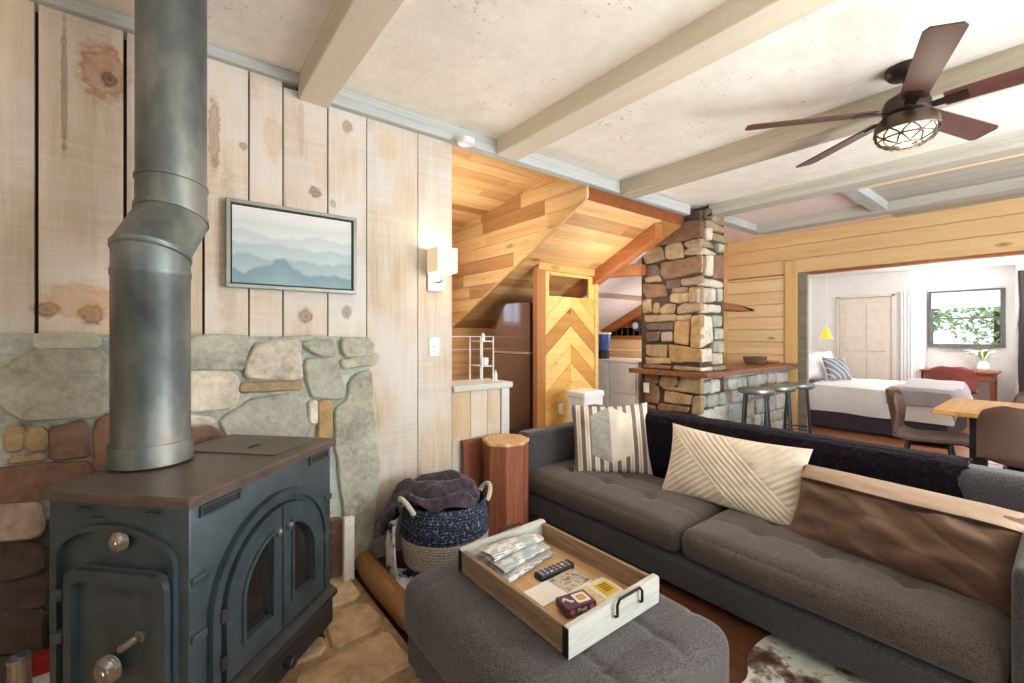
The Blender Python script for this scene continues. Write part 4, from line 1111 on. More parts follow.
m = MB(); m.lathe([(0, .0), (.035, .0), (.05, .006), (.056, .02), (.056, .034), (0, .034)], (1.50, 2.40, 2.0), 28)
for p in m.v: p.z += .514
tag(m.build('smoke_detector', white_pl), 'round white smoke detector under the blue grey ceiling timber', 'smoke detector')
# ================================================================= CEILING FAN
fx, fy = 2.937, .525
fan = thing('ceiling_fan', 'dark bronze five blade ceiling fan with a lit caged glass bowl', 'fan', (fx, fy, 2.25))
bronze = plain('oil_rubbed_bronze', srgb(84, 72, 60), .35, .7); darkb = plain('dark_bronze', srgb(52, 38, 36), .35, .5)
m = MB(); m.lathe([(0, 2.649), (.085, 2.649), (.085, 2.625), (.07, 2.605), (.03, 2.595), (0, 2.595)], (fx, fy, 0), 32); m.build('canopy', darkb, fan)
m = MB(); m.tube([(fx, fy, 2.60), (fx, fy, 2.50)], .014, 12); m.build('downrod', darkb, fan)
m = MB(); m.lathe([(0, 2.515), (.05, 2.515), (.085, 2.49), (.095, 2.46), (.095, 2.42), (.08, 2.405), (0, 2.405)], (fx, fy, 0), 36); m.build('motor', darkb, fan)
m = MB(); m.lathe([(.06, 2.404), (.11, 2.395), (.126, 2.37), (.130, 2.33), (.128, 2.325), (.12, 2.33), (.112, 2.375), (.06, 2.39)], (fx, fy, 0), 40, cap=False); m.build('light_housing', bronze, fan)
kg = NT('lit_glass_bowl', .15); kg.base(srgb(236, 228, 214)); kg.b.inputs['Emission Color'].default_value = srgb(255, 236, 206)
rr = kg.n('ShaderNodeVectorMath', operation='LENGTH'); kg.link(kg.coord((1, 1, 0)), rr.inputs[0])
kg.b.inputs['Emission Strength'].default_value = .9
m = MB(); m.lathe([(.115, 2.335), (.112, 2.31), (.095, 2.285), (.06, 2.268), (0, 2.263)], (fx, fy, 0), 36); m.build('glass_bowl', kg.m, fan)
m = MB()
for i in range(9):
    a = 2*PI*i/9
    for tw in (.9, -.9):
        m.tube([(fx+r*math.cos(a+tw*t), fy+r*math.sin(a+tw*t), z) for t, r, z in ((0, .127, 2.328), (.25, .122, 2.305), (.5, .104, 2.279), (.75, .072, 2.26), (1, .03, 2.252))], .0042, 6)
for r, z in ((.128, 2.327), (.113, 2.29), (.066, 2.256)):
    m.tube([(fx+r*math.cos(2*PI*i/28), fy+r*math.sin(2*PI*i/28), z) for i in range(29)], .0042, 6, cap=False)
m.build('wire_cage', bronze, fan)
bladem = wood('walnut_blade', [(.3, srgb(58, 34, 30)), (.6, srgb(86, 52, 46)), (.8, srgb(104, 66, 58))], 'x', 14, .8, .45, bump=.05)
for i in range(5):
    a = math.radians(55+72*i)
    X_ = Matrix.Translation((fx, fy, 2.435)) @ Matrix.Rotation(a, 4, 'Z') @ Matrix.Rotation(math.radians(-13), 4, 'X')
    m = MB(X_); q = [(.14, -.052), (.70, -.066), (.728, -.05), (.738, .045), (.715, .062), (.14, .052)]
    m.prism(q, -.004, .004, lambda p, b, h: (p, b, h), bev=.002); bl_ = m.build('blade', bladem, fan, matrix=X_)
    m = MB(X_); m.prism([(.07, -.02), (.22, -.032), (.22, .032), (.07, .02)], -.011, -.0045, lambda p, b, h: (p, b, h), bev=.002); m.build('blade_bracket', darkb, bl_)

# ================================================================= SOFA
tweed = fabric('brown_grey_tweed', srgb(62, 54, 49), srgb(110, 98, 90), 200)
tweed2 = fabric('grey_tweed', srgb(50, 49, 51), srgb(94, 92, 94), 200)
sofa = thing('sofa', 'long low brown grey tweed sofa with tufted seat cushions', 'sofa', (2.4, 1.2, 0))
m = MB(); m.rbox((2.37, 1.24, .115), (.76, 2.47, .15), .03, 10); m.build('base', tweed2, sofa)
for xx in (2.22, 2.7):
    for yy in (.10, 1.22, 2.33):
        m = MB(); m.lathe([(.018, .0), (.022, .045)], (xx, yy, 0), 10); m.build('leg', black, sofa)
def seatfn(hx, hy, hz, tx, ty, puff=.022):
    def fn(p, n, abc):
        a, b, c = abc
        p = Vector(p)
        if n.z > .2:
            p.z += puff*max(0, 1-a**4)*max(0, 1-b**4)*n.z
            for u in tx:
                for v in ty:
                    d2 = ((p.x-u*hx)**2+(p.y-v*hy)**2)
                    p.z -= .022*math.exp(-d2/(.045**2))*n.z
            for u in tx: p.z -= .005*math.exp(-((p.x-u*hx)/.02)**2)*n.z
            for v in ty: p.z -= .005*math.exp(-((p.y-v*hy)/.02)**2)*n.z
        if n.x < -.3: p.x -= .014*(1-b**4)*(1-c*c*.8)
        p.z += .004*noise.noise(Vector((p.x*4, p.y*4, 1)))
        return p
    return fn
for y0, y1 in ((.125, 1.210), (1.216, 2.480)):
    w = (y1-y0)/2
    m = MB(); m.rbox((2.305, (y0+y1)/2, .268), (.64, y1-y0, .15), .055, 44, seatfn(.32, w, .075, (-.25, .35), (-.5, 0, .5))); m.build('seat_cushion', tweed, sofa, ang=60)
m = MB(); m.rbox((2.71, 1.235, .46), (.17, 2.44, .56), .055, 24, lambda p, n, q: p+Vector((.0 if n.x > 0 else -.0, 0, .006*noise.noise(p*3)))); m.build('backrest', tweed2, sofa, ang=60)
m = MB(); m.rbox((2.30, 2.418, .472), (.635, .118, .28), .028, 16); m.build('arm', tweed2, sofa, ang=60)
m = MB(); m.rbox((2.30, .062, .36), (.66, .112, .50), .028, 16); m.build('arm', tweed2, sofa, ang=60)

# throw over the back
kt = NT('aubergine_plush', 1.0, 0, .05); f = kt.noise(kt.coord((1, 1, .5)), 60, 3, .7); g = kt.noise(kt.coord(), 7, 3)
kt.base(kt.mix(kt.ramp(g, [(.35, .5), (.65, 0)]), kt.ramp(f, [(.3, srgb(16, 12, 18)), (.6, srgb(36, 29, 38)), (.8, srgb(72, 64, 76))]), srgb(14, 11, 18)))
kt.b.inputs['Sheen Weight'].default_value = .05; kt.bump(f, .9, .012)
def drape(u, v):
    # over the top of the backrest: front face -> top -> rear
    y = 1.93-u*1.64
    path = [(2.608, .345), (2.602, .45), (2.602, .56), (2.604, .65), (2.610, .71), (2.632, .745), (2.67, .758), (2.71, .760), (2.75, .758), (2.788, .745), (2.812, .70), (2.816, .60), (2.816, .45)]
    t = v*(len(path)-1); i = min(int(t), len(path)-2); f_ = t-i
    x = path[i][0]+(path[i+1][0]-path[i][0])*f_; z = path[i][1]+(path[i+1][1]-path[i][1])*f_
    nz = noise.noise(Vector((y*6, z*6, 3)))*.008+noise.noise(Vector((y*40, z*40, x*40)))*.004
    edge = .012*math.sin(v*25)+.014*noise.noise(Vector((v*30, 2, 1)))
    if u > .97 or u < .03: y += edge
    out = -1 if v < .45 else (1 if v > .7 else 0)
    return (x+out*abs(nz)+out*.004, y, z+(abs(nz) if .35 < v < .75 else 0))
m = MB(); m.sheet(drape, 130, 60, .012); tag(m.build('plush_throw', kt.m), 'dark aubergine plush throw draped along the sofa back', 'blanket')

# cushions
def pillow(name, label, mat, centre, rot, w, h, t, seed, wr=.006, flange=0, nu=44, nv=30, group=None, ridge=None):
    M_ = Matrix.Translation(centre) @ rot
    th_ = thing
    m = MB(M_)
    def P(u, v, s):
        a = u*2-1; b = v*2-1
        x = w/2*a*(1-.07*(1-b*b)*abs(a)**.5+.0); y = h/2*b*(1-.09*(1-a*a)*abs(b)**.5)
        e = max(0, (1-abs(a)**2.6)*(1-abs(b)**2.6)); z = s*t/2*e**.55
        k = noise.noise(Vector((a*3+seed, b*2.5, s)))*wr*2.2*min(1, e*3)
        k += wr*.8*math.sin(a*9+b*5+seed)*(1-e)*min(1, e*4)
        if ridge and s > 0: k += ridge(x, y)*min(1, e*4)
        return (x, y, z+k)
    N = (nu+1)*(nv+1); vs = []; fs = []; idx = {}
    for s in (1, -1):
        for i in range(nu+1):
            for j in range(nv+1):
                if s < 0 and (i in (0, nu) or j in (0, nv)): idx[(s, i, j)] = idx[(1, i, j)]; continue
                idx[(s, i, j)] = len(vs); vs.append(P(i/nu, j/nv, s))
        for i in range(nu):
            for j in range(nv):
                q = [idx[(s, i, j)], idx[(s, i+1, j)], idx[(s, i+1, j+1)], idx[(s, i, j+1)]]
                fs.append(q if s > 0 else q[::-1])
    m.add(vs, fs)
    o = m.build(name, mat, matrix=M_, ang=70); tag(o, label, 'cushion', group)
    return o, M_
def facing(nx, ny, lean, roll=0):
    """local z = outward face normal, local y = up"""
    n = Vector((nx, ny, 0)).normalized()
    n = (n*math.cos(lean)+Vector((0, 0, math.sin(lean)))).normalized()
    up = (Vector((0, 0, 1))-n*n.z).normalized(); r = up.cross(n)
    return Matrix((r, up, n)).transposed().to_4x4() @ Matrix.Rotation(roll, 4, 'Z')
# striped cushion
ks = NT('striped_weave', .95, 0, .1); o_ = ks.sep(ks.coord()); xx, yy_ = o_[0], o_[1]
st_ = ks.math('SINE', ks.math('MULTIPLY', xx, 2*PI/.058))
base_ = ks.ramp(ks.math('ADD', ks.math('MULTIPLY', st_, .5), .5), [(.40, srgb(128, 118, 112)), (.5, srgb(238, 226, 206)), (.92, srgb(240, 230, 214)), (1, srgb(214, 190, 150))])
# patch: hexagon-like shield, grey tweed left half, cream right half
ax = ks.math('ABSOLUTE', xx); low = ks.math('LESS_THAN', ks.math('ADD', ks.math('MULTIPLY', ax, .45), ks.math('MULTIPLY', yy_, -1.0)), .158)
hi = ks.math('LESS_THAN', ks.math('ADD', ks.math('MULTIPLY', ax, .45), yy_), .225)
ins = ks.math('MULTIPLY', ks.math('MULTIPLY', ks.math('LESS_THAN', ax, .135), low), hi)
grey = ks.ramp(ks.noise(ks.coord((60, 220, 60)), 1, 2), [(.4, srgb(150, 146, 138)), (.6, srgb(190, 186, 176)), (.7, srgb(96, 96, 94))])
patch = ks.mix(ks.math('GREATER_THAN', xx, -.005), grey, srgb(232, 222, 204))
ks.base(ks.mix(ins, base_, patch)); ks.bump(ks.noise(ks.coord(), 160, 2), .3, .004)
striped, MS = pillow('striped_cushion', 'square striped cushion with a grey and cream patch in the sofa corner', ks.m, (2.44, 2.0, .57), facing(-.72, -.69, .20, .05), .54, .50, .17, 3)
# cream ribbed lumbar
kr = plain('cream_ribbed_cotton', srgb(234, 220, 200), .95, 0, .1, .04)
def ribs(x, y):
    d = y+.80*x
    if -.125 < d < .155: return .0034*math.sin(d/1.28*2*PI/.025)
    return .0040*math.sin((y-.80*x)/1.28*2*PI/.030)
pillow('ribbed_cushion', 'long cream ribbed cushion leaning in the middle of the sofa', kr, (2.49, 1.20, .53), facing(-1, -.04, .30, -.02), .77, .42, .15, 9, .004, nu=230, nv=130, ridge=ribs)
tan_ = fabric('taupe_cotton', srgb(104, 80, 66), srgb(124, 97, 82), 300, .85, .15, .1, .1)
def seam(x, y):
    d = y-(.105-.02*math.cos(x*4)); w = abs(noise.noise(Vector((x*5+y*9, y*3-x*2, 4)))); return -.016*math.exp(-(d/.007)**2)+(.004 if d > 0 else -.03*max(0, .22-w)**1.0*(1 if y < .06 else .3)+.012*noise.noise(Vector((x*9+y*14, x*3, 7))))
taupe, MT = pillow('taupe_cushion', 'long taupe cushion with a folded flap slumped at the right end of the sofa', tan_, (2.41, .475, .485), facing(-.98, .10, .50, -.0), .78, .37, .25, 21, .016, nu=110, nv=80, ridge=seam)
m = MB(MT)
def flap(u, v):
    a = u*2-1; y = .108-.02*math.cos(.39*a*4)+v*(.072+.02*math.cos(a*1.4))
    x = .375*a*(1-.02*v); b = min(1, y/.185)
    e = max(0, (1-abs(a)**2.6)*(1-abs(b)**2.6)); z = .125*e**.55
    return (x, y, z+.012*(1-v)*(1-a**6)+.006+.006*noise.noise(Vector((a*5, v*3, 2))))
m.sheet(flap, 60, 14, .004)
fl_ = m.build('flap', fabric('toplit_taupe_cotton', srgb(164, 138, 118), srgb(186, 160, 138), 300, .85, .15, .1, .1), taupe, ang=60); fl_['label'] = 'folded flap along the top edge, with its top light put into the colour'  # lighter cloth colour stands in for light falling on the flap

# ================================================================= OTTOMAN, TRAY AND WHAT LIES ON IT
def ottfn(p, n, abc):
    p = Vector(p)
    a, b, c = abc
    if n.z > .2:
        p.z += .012*(1-a**4)*(1-b**4)*n.z
        for u in (-.33, .33): p.z -= .009*math.exp(-((p.x-u*.36)/.012)**2)*n.z
        for v in (-.72, -.24, .24, .72): p.z -= .009*math.exp(-((p.y-v*.47)/.012)**2)*n.z
    if abs(n.x) > .3: p.x += .012*(1-b**4)*(1-c*c)*(1 if n.x > 0 else -1)
    return p
ott = thing('ottoman', 'large charcoal tweed ottoman carrying a wooden tray', 'ottoman', (1.06, 1.13, 0))
m = MB(); m.rbox((1.06, 1.13, .265), (.72, .94, .23), .065, 46, ottfn); m.build('cushion_top', fabric('charcoal_tweed', srgb(52, 49, 50), srgb(106, 101, 100), 200), ott, ang=60)
m = MB(); m.rbox((1.06, 1.13, .105), (.68, .90, .13), .02, 8); m.build('base', tweed2, ott)
for sx in (-.3, .3):
    for sy in (-.4, .4):
        m = MB(); m.lathe([(.018, .0305 if sx < -.1 else 0), (.022, .045)], (1.06+sx, 1.13+sy, 0), 10); m.build('foot', black, ott)
TZ = .395
x0, x1, y0, y1 = .88, 1.305, .868, 1.455
tray = thing('serving_tray', 'rectangular weathered wood tray with white end boards and iron handles', 'tray', ((x0+x1)/2, (y0+y1)/2, TZ))
crate = wood('crate_wood', [(.3, srgb(86, 68, 52)), (.5, srgb(142, 116, 90)), (.7, srgb(182, 154, 122))], 'y', 22, 1.6, .7, bump=.3)
inner = wood('tray_base', [(.3, srgb(170, 124, 80)), (.55, srgb(206, 168, 120)), (.75, srgb(222, 190, 146))], 'y', 14, .9, .6)
chalk = wood('chalk_white_board', [(.3, srgb(158, 158, 148)), (.5, srgb(196, 196, 186)), (.7, srgb(214, 212, 202))], 'x', 18, 1.6, .7)
m = MB(); m.box((x0+.012, y0+.012, TZ), (x1-.012, y1-.012, TZ+.012)); m.build('tray_bottom', inner, tray)
for a in (x0, x1-.018):
    m = MB(); m.box((a, y0+.0195, TZ), (a+.018, y1-.0195, TZ+.083), bev=.003, col=jit(W, .06)); m.build('side_board', crate, tray)
for b, e in ((y0, 0), (y1-.019, 1)):
    q = [(x0-.002, TZ), (x1+.002, TZ), (x1+.006, TZ+.012), (x1+.006, TZ+.084), (x1-.004, TZ+.094), (x0+.10, TZ+.091), (x0-.002, TZ+.088)]
    m = MB(); m.prism([(p[0], p[1]) for p in q], 0, .019, lambda p, r, h, b=b: (p, b+h, r), bev=.002, col=W); m.build('end_board', chalk, tray)
for (cx_, cy_) in ((x0-.0025, y0+.0005), (x0-.0025, y1-.0215)):
    m = MB(); m.box((cx_-.0015, cy_-.0005, TZ+.002), (cx_+.001, cy_+.022, TZ+.084)); m.build('corner_strap', iron, tray)
for ysg, yb in ((-1, y0), (1, y1)):
    m = MB(); cxx = (x0+x1)/2+.045; yo = yb+ysg*.012
    m.tube([(cxx-.062, yb+ysg*.004, TZ+.045), (cxx-.062, yo, TZ+.05), (cxx-.062, yo, TZ+.084), (cxx-.05, yo, TZ+.098), (cxx+.05, yo, TZ+.098), (cxx+.062, yo, TZ+.084), (cxx+.062, yo, TZ+.05), (cxx+.062, yb+ysg*.004, TZ+.045)], .0045, 8)
    m.build('handle', iron, tray)
TB = TZ+.0125
# newspapers: folded sheets seen from their open edge
kn = NT('newsprint', .9, 0, .1); v = kn.coord(rot=(0, 0, .12)); o_ = kn.sep(v)
lines = kn.math('SINE', kn.math('MULTIPLY', o_[1], 700)); bl2 = kn.noise(kn.coord((14, 30, 30)), 1, 2)
tx = kn.math('MULTIPLY', kn.ramp(lines, [(.3, 1), (.7, 0)]), kn.ramp(bl2, [(.44, 0), (.5, .75)]))
colp = kn.mix(tx, srgb(226, 222, 216), srgb(120, 120, 126)); ph = kn.noise(kn.coord((9, 12, 12), loc=(3, 1, 0)), 1, 1)
kn.base(kn.mix(kn.ramp(ph, [(.62, 0), (.66, .55)]), colp, srgb(140, 180, 172)))
M_ = Matrix.Translation((1.075, 1.352, TB)) @ Matrix.Rotation(.16, 4, 'Z')
npaper = thing('newspaper', 'loosely folded newspaper lying at the far end of the tray', 'newspaper', (1.075, 1.352, TB), .16)
def fold(prof, L, name, dx=0):
    mm = MB(M_)
    def f(u, v):
        t = v*(len(prof)-1); i = min(int(t), len(prof)-2); q = t-i
        a = prof[i][0]+(prof[i+1][0]-prof[i][0])*q; z = prof[i][1]+(prof[i+1][1]-prof[i][1])*q
        pinch = 1-.25*u
        return (dx+(u-.5)*L, a*(1-.35*u)-.02*u, .0035+z*pinch+.006*math.sin(u*2.6)*(z > .005)+.0015*noise.noise(Vector((u*6, v*6, L*50))))
    mm.sheet(f, 24, 42, .0013); return mm.build(name, kn.m, npaper)
fold([(.085, .0), (.03, .006), (-.03, .004), (-.085, .002), (-.095, .006), (-.085, .014), (-.03, .012), (.05, .016)], .27, 'lower_sheet', .0)
fold([(.075, .024), (.02, .03), (-.04, .024), (-.062, .024), (-.066, .03), (-.055, .036), (.0, .044), (.06, .04)], .27, 'middle_sheet', .005)
fold([(.08, .056), (.03, .066), (-.005, .060), (-.025, .064), (-.028, .074), (-.01, .082), (.03, .084), (.075, .074)], .275, 'top_sheet', -.008)
# remote
rem = thing('remote_control', 'slim black remote control lying across the tray', 'remote', (1.145, 1.205, TB), -.04)
rubber = plain('black_plastic', srgb(28, 28, 30), .4); grayb = plain('grey_button', srgb(150, 152, 160), .5); whb = plain('white_button', srgb(222, 222, 226), .5)
m = MB(WM[rem.name]); m.prism(rrect(-.085, .085, -.024, .024, .012, 5), .0005, .019, lambda a, b, h: (a, b, h), bev=.004); m.build('case', rubber, rem)
for i in range(7):
    for j in range(3):
        m = MB(WM[rem.name]); cx_ = -.068+i*.021; cy_ = -.014+j*.014
        m.prism(rrect(cx_-.006, cx_+.006, cy_-.0042, cy_+.0042, .003, 2), .0192, .0212, lambda a, b, h: (a, b, h), bev=.0008)
        m.build('button', whb if (i, j) in ((5, 1), (2, 0)) else grayb, rem)
# magazines
def colorpaper(name, stops, sc, seed):
    k = NT(name, .45, 0, .4); f = k.noise(k.coord((1, 1, 1), loc=(seed, seed, 0)), sc, 3, .6); k.base(k.ramp(f, stops)); return k.m
mag = thing('magazine', 'open travel magazine with a garden photograph, under the remote control', 'magazine', (1.09, 1.125, TB), .03)
paper = plain('white_paper', srgb(230, 224, 214), .6, var=.02)
X_ = WM[mag.name]
m = MB(X_); m.box((-.125, -.05, .0003), (.118, .052, .005)); m.build('pages', paper, mag)
m = MB(X_); m.box((-.01, -.048, .0052), (.116, .05, .0058)); m.build('photograph', colorpaper('garden_photo', [(.35, srgb(96, 104, 80)), (.45, srgb(150, 160, 136)), (.55, srgb(214, 190, 176)), (.65, srgb(170, 110, 100))], 45, 1), mag)
mg2 = thing('brochure', 'brochure with a yellow advert lying beneath the purple card box', 'magazine', (1.135, 1.02, TB), -.08)
X_ = WM[mg2.name]
m = MB(X_); m.grid(lambda u, v: (-.12+u*.24, -.062+v*.124, .0012+.006*u*math.sin(v*3.0)*u), 10, 10); m.build('pages', paper, mg2)
m = MB(X_); m.grid(lambda u, v: (.045+u*.06, -.035+v*.07, .0022+.006*((.165+u*.06)/.24)**2*math.sin((.027+v*.07)/.124*3.0)), 6, 6); m.build('yellow_advert', plain('yellow_print', srgb(236, 196, 48), .5), mg2)
m = MB(X_)
for i in range(4): m.add([(.056, -.02+i*.012, .0095), (.092, -.02+i*.012, .0095), (.092, -.016+i*.012, .0095), (.056, -.016+i*.012, .0095)], [[0, 1, 2, 3]])
m.build('advert_lines', black, mg2)
m = MB(X_); m.grid(lambda u, v: (-.11+u*.14, -.05+v*.1, .0022+.0018*u), 3, 3); m.build('picture_panel', colorpaper('tan_page', [(.3, srgb(196, 166, 110)), (.55, srgb(222, 200, 160)), (.7, srgb(150, 130, 100))], 30, 5), mg2)
# card box
bxm = thing('card_game_box', 'small purple card game box with white lettering at the near end of the tray', 'box', (1.043, .998, TB+.0095), -.20)
X_ = WM[bxm.name]
purple = plain('purple_card', srgb(74, 44, 74), .4, var=.12)
m = MB(X_); m.box((-.055, -.036, 0), (.055, .036, .026), bev=.0012); m.build('carton', purple, bxm)
cream_ = plain('cream_print', srgb(236, 222, 204), .5); pinkp = plain('pink_print', srgb(196, 92, 112), .5); goldp = plain('gold_print', srgb(206, 160, 84), .5)
m = MB(X_); o_ = rrect(-.005, .045, -.024, .026, .006, 3); i_ = rrect(.006, .034, -.012, .014, .004, 3)
vs = [(a, b, .0266) for a, b in o_]+[(a, b, .0266) for a, b in i_]; n_ = len(o_)
m.add(vs, [[k_, (k_+1) % n_, n_+(k_+1) % n_, n_+k_] for k_ in range(n_)]); m.build('cream_ring', cream_, bxm)
m = MB(X_); m.prism(rrect(.008, .032, -.010, .012, .003, 2), .0262, .0266, lambda a, b, h: (a, b, h)); m.build('gold_square', goldp, bxm)
m = MB(X_); m.tube([(-.045+.012*t, .012*math.sin(t*2.2)+.004, .0263) for t in [i*.25 for i in range(11)]], .0035, 5); m.build('white_squiggle', cream_, bxm)
for cx_ in (-.037, .037):
    m = MB(X_); m.lathe([(0, 0), (.009, 0), (.009, .0006), (0, .0006)], seg=14, rot=Matrix.Translation((cx_, -.0362, .013)) @ Matrix.Rotation(PI/2, 4, 'X')); m.build('pink_badge', pinkp, bxm)
m = MB(X_); text_mesh(m, 'Fruit', .019, Matrix.Translation((0, -.0366, .013)) @ Matrix.Rotation(PI/2, 4, 'X')); lt = m.build('lettering', cream_, bxm, smooth=False); lt['label'] = 'white lettering'

# rug
kr = NT('hide_rug', .9, 0, .1); f = kr.noise(kr.coord(), 5, 5, .62); g = kr.noise(kr.coord(loc=(3, 2, 0)), 26, 3, .6)
c_ = kr.ramp(f, [(.40, srgb(70, 48, 40)), (.47, srgb(120, 108, 98)), (.53, srgb(196, 196, 186)), (.7, srgb(160, 182, 174))])
kr.base(kr.mix(kr.ramp(g, [(.6, 0), (.68, .8)]), c_, srgb(78, 74, 72))); kr.bump(g, .4, .005)
m = MB(); q = [(1.50, .84), (1.7, .74), (1.85, .83), (2.12, .81), (2.16, .6), (2.15, .2), (2.17, -.3), (2.15, -.7), (1.95, -.82), (1.8, -.75), (1.3, -.8), (1.25, -.2), (1.45, .2), (1.36, .55)]
m.prism(chaikin(q, 2), .001, .009, lambda a, b, h: (a, b, h), bev=.003); tag(m.build('hide_rug', kr.m), 'mottled white and brown hide rug on the floor in front of the sofa', 'rug')
# ================================================================= KITCHEN THINGS
fr = thing('refrigerator', 'tall dark glossy refrigerator behind the half wall', 'refrigerator', (3.27, 3.80, 0))
fsteel = plain('dark_gloss_steel', srgb(150, 140, 146), .14, .9, var=.02)
m = MB(); m.box((3.0, 3.475, .02), (3.06+.55, 4.12, 1.655), bev=.012, seg=2); m.build('body', plain('fridge_side', srgb(40, 40, 44), .5), fr)
def curved_door(z0, z1):
    mm = MB(); n = 10
    f = lambda v: 2.955-.03*(1-(2*v-1)**2)
    q = [(f(i/n), 3.48+.635*i/n) for i in range(n+1)]+[(2.998, 4.115), (2.998, 3.48)]
    mm.prism(q, z0, z1, lambda a, b, h: (a, b, h), bev=.006); return mm
curved_door(1.125, 1.645).build('freezer_door', fsteel, fr); curved_door(.06, 1.095).build('main_door', fsteel, fr)
m = MB(); m.box((2.93, 3.49, 1.097), (2.99, 4.11, 1.123), bev=.004); m.build('handle_strip', plain('pale_steel', srgb(206, 200, 190), .3, .6), fr)
rk = thing('wire_rack', 'small white wire rack standing on the half wall beside the fridge', 'rack', (1.83, 2.66, .967))
m = MB()
for x in (1.735, 1.83):
    for y in (2.56, 2.72): m.tube([(x, y, .968), (x, y, 1.285)], .005, 6)
m.build('post', white_pl, rk)
for z in (1.08, 1.255):
    m = MB(); m.tube([(1.735, 2.56, z), (1.83, 2.56, z), (1.83, 2.72, z), (1.735, 2.72, z), (1.735, 2.56, z)], .004, 6, cap=False)
    for i in range(1, 5): m.tube([(1.735+.019*i, 2.56, z), (1.735+.019*i, 2.72, z)], .0025, 5)
    m.build('shelf', white_pl, rk)
m = MB(); m.lathe([(0, 0), (.026, 0), (.03, .01), (.032, .05), (.028, .052), (.026, .01), (0, .008)], (1.80, 2.63, 1.085), 20); tag(m.build('white_cup', white_pl), 'small white cup on the middle shelf of the wire rack', 'cup')
m = MB(); m.lathe([(0, 0), (.014, 0), (.014, .035), (.008, .045), (.008, .055), (0, .055)], (1.79, 2.63, 1.26), 14); tag(m.build('spice_jar', white_pl), 'tiny white jar on the top shelf of the wire rack', 'jar')
m = MB(); m.lathe([(0, 0), (.012, 0), (.012, .05), (.006, .06), (.006, .075), (0, .075)], (1.88, 2.60, .968), 14); tag(m.build('salt_shaker', white_pl), 'slim white shaker on the half wall cap at the right of the rack', 'shaker')

enamel = plain('white_enamel', srgb(234, 228, 224), .35, var=.02)
cab = thing('white_cabinet', 'white cabinet with a door and low drawer beside the stone column', 'cabinet', (4.55, 3.55, 0))
m = MB(); m.box((4.32, 3.14, .02), (4.85, 3.98, .965), bev=.006); m.box((4.30, 3.13, .966), (4.86, 3.99, .992), bev=.005); m.build('carcass', enamel, cab)
m = MB(); m.box((4.300, 3.16, .60), (4.3195, 3.55, .955), bev=.004); d_ = m.build('door', enamel, cab)
m = MB(); m.lathe([(0, 0), (.012, 0), (.014, .015), (0, .018)], seg=12, rot=Matrix.Translation((4.299, 3.52, .74)) @ Matrix.Rotation(-PI/2, 4, 'Y')); m.build('knob', enamel, d_)
m = MB(); m.box((4.300, 3.16, .05), (4.3195, 3.55, .59), bev=.004); m.build('drawer', enamel, cab)
m = MB(); m.box((4.300, 3.57, .05), (4.3195, 3.96, .955), bev=.004); m.build('door', enamel, cab)
bn_ = thing('waste_bin', 'white rectangular bin with a lid in front of the chevron wall', 'bin', (3.26, 2.98, 0))
m = MB(); m.prism(rrect(3.12, 3.39, 2.87, 3.10, .02, 3), .003, .70, lambda a, b, h: (a, b, h), bev=.005); m.build('bin_body', white_pl, bn_)
m = MB(); m.prism(rrect(3.11, 3.40, 2.86, 3.11, .02, 3), .701, .755, lambda a, b, h: (a, b, h), bev=.012); m.build('lid', white_pl, bn_)
tub = thing('storage_tub', 'blue plastic tub with a white lid on top of the white cabinet', 'tub', (4.5, 3.82, 1.10))
m = MB(); m.lathe([(.07, 1.101), (.085, 1.13), (.1, 1.30), (.10, 1.31), (0, 1.31)], (4.50, 3.82, 0), 24); m.build('tub_body', plain('blue_plastic', srgb(62, 84, 152), .4), tub)
m = MB(); m.lathe([(0, 1.3105), (.108, 1.3105), (.108, 1.33), (0, 1.335)], (4.50, 3.82, 0), 24); m.build('lid', white_pl, tub)
m = MB(); m.lathe([(0, 0), (.085, 0), (.09, .05), (.088, .105), (0, .107)], (4.50, 3.82, .9925), 24); tag(m.build('black_canister', black), 'squat black canister under the blue tub', 'canister')
lan = thing('wall_lantern', 'small dark round faced fixture on the reddish gable boards', 'lamp', (5.54, 4.02, 1.36))
m = MB(); m.lathe([(0, 0), (.085, 0), (.09, .02), (.085, .06), (0, .062)], seg=24, rot=Matrix.Translation((5.598, 4.05, 1.44)) @ Matrix.Rotation(-PI/2, 4, 'Y')); m.build('housing', plain('slate_metal', srgb(70, 76, 82), .4, .5), lan)
m = MB(); m.lathe([(0, .0625), (.05, .0625), (.05, .068), (0, .07)], seg=24, rot=Matrix.Translation((5.598, 4.07, 1.44)) @ Matrix.Rotation(-PI/2, 4, 'Y')); m.build('face', plain('pale_face', srgb(190, 198, 200), .2), lan)
m = MB(); m.box((3.255, 3.365, .46), (3.325, 3.3775, .57), bev=.002); tag(m.build('power_outlet', white_pl), 'white power outlet low on the chevron boards', 'outlet')

# ================================================================= DINING SET
oak = wood('honey_oak_top', [(.3, srgb(176, 124, 64)), (.55, srgb(208, 158, 92)), (.75, srgb(224, 180, 116))], 'x', 12, .6, .8)
tb = thing('dining_table', 'square honey oak table on a black post, behind the sofa', 'table', (4.95, .28, 0))
m = MB(); m.box((4.46, -.16, .715), (5.42, .66, .75), bev=.004); m.build('table_top', oak, tb)
m = MB(); m.box((4.74, .40, .03), (4.83, .49, .714), bev=.003); m.build('post', black, tb)
m = MB(); m.box((5.05, .02, .03), (5.14, .11, .714), bev=.003); m.build('post', black, tb)
m = MB(); m.prism(rrect(4.65, 5.25, -.05, .55, .02, 2), .0005, .029, lambda a, b, h: (a, b, h), bev=.004); m.build('foot_plate', black, tb)
leather = plain('brown_grey_leather', srgb(106, 85, 75), .75, .0, .2, .05, 6, .1); rleather = plain('oxblood_leather', srgb(132, 62, 58), .5, 0, .4, .06, 6)
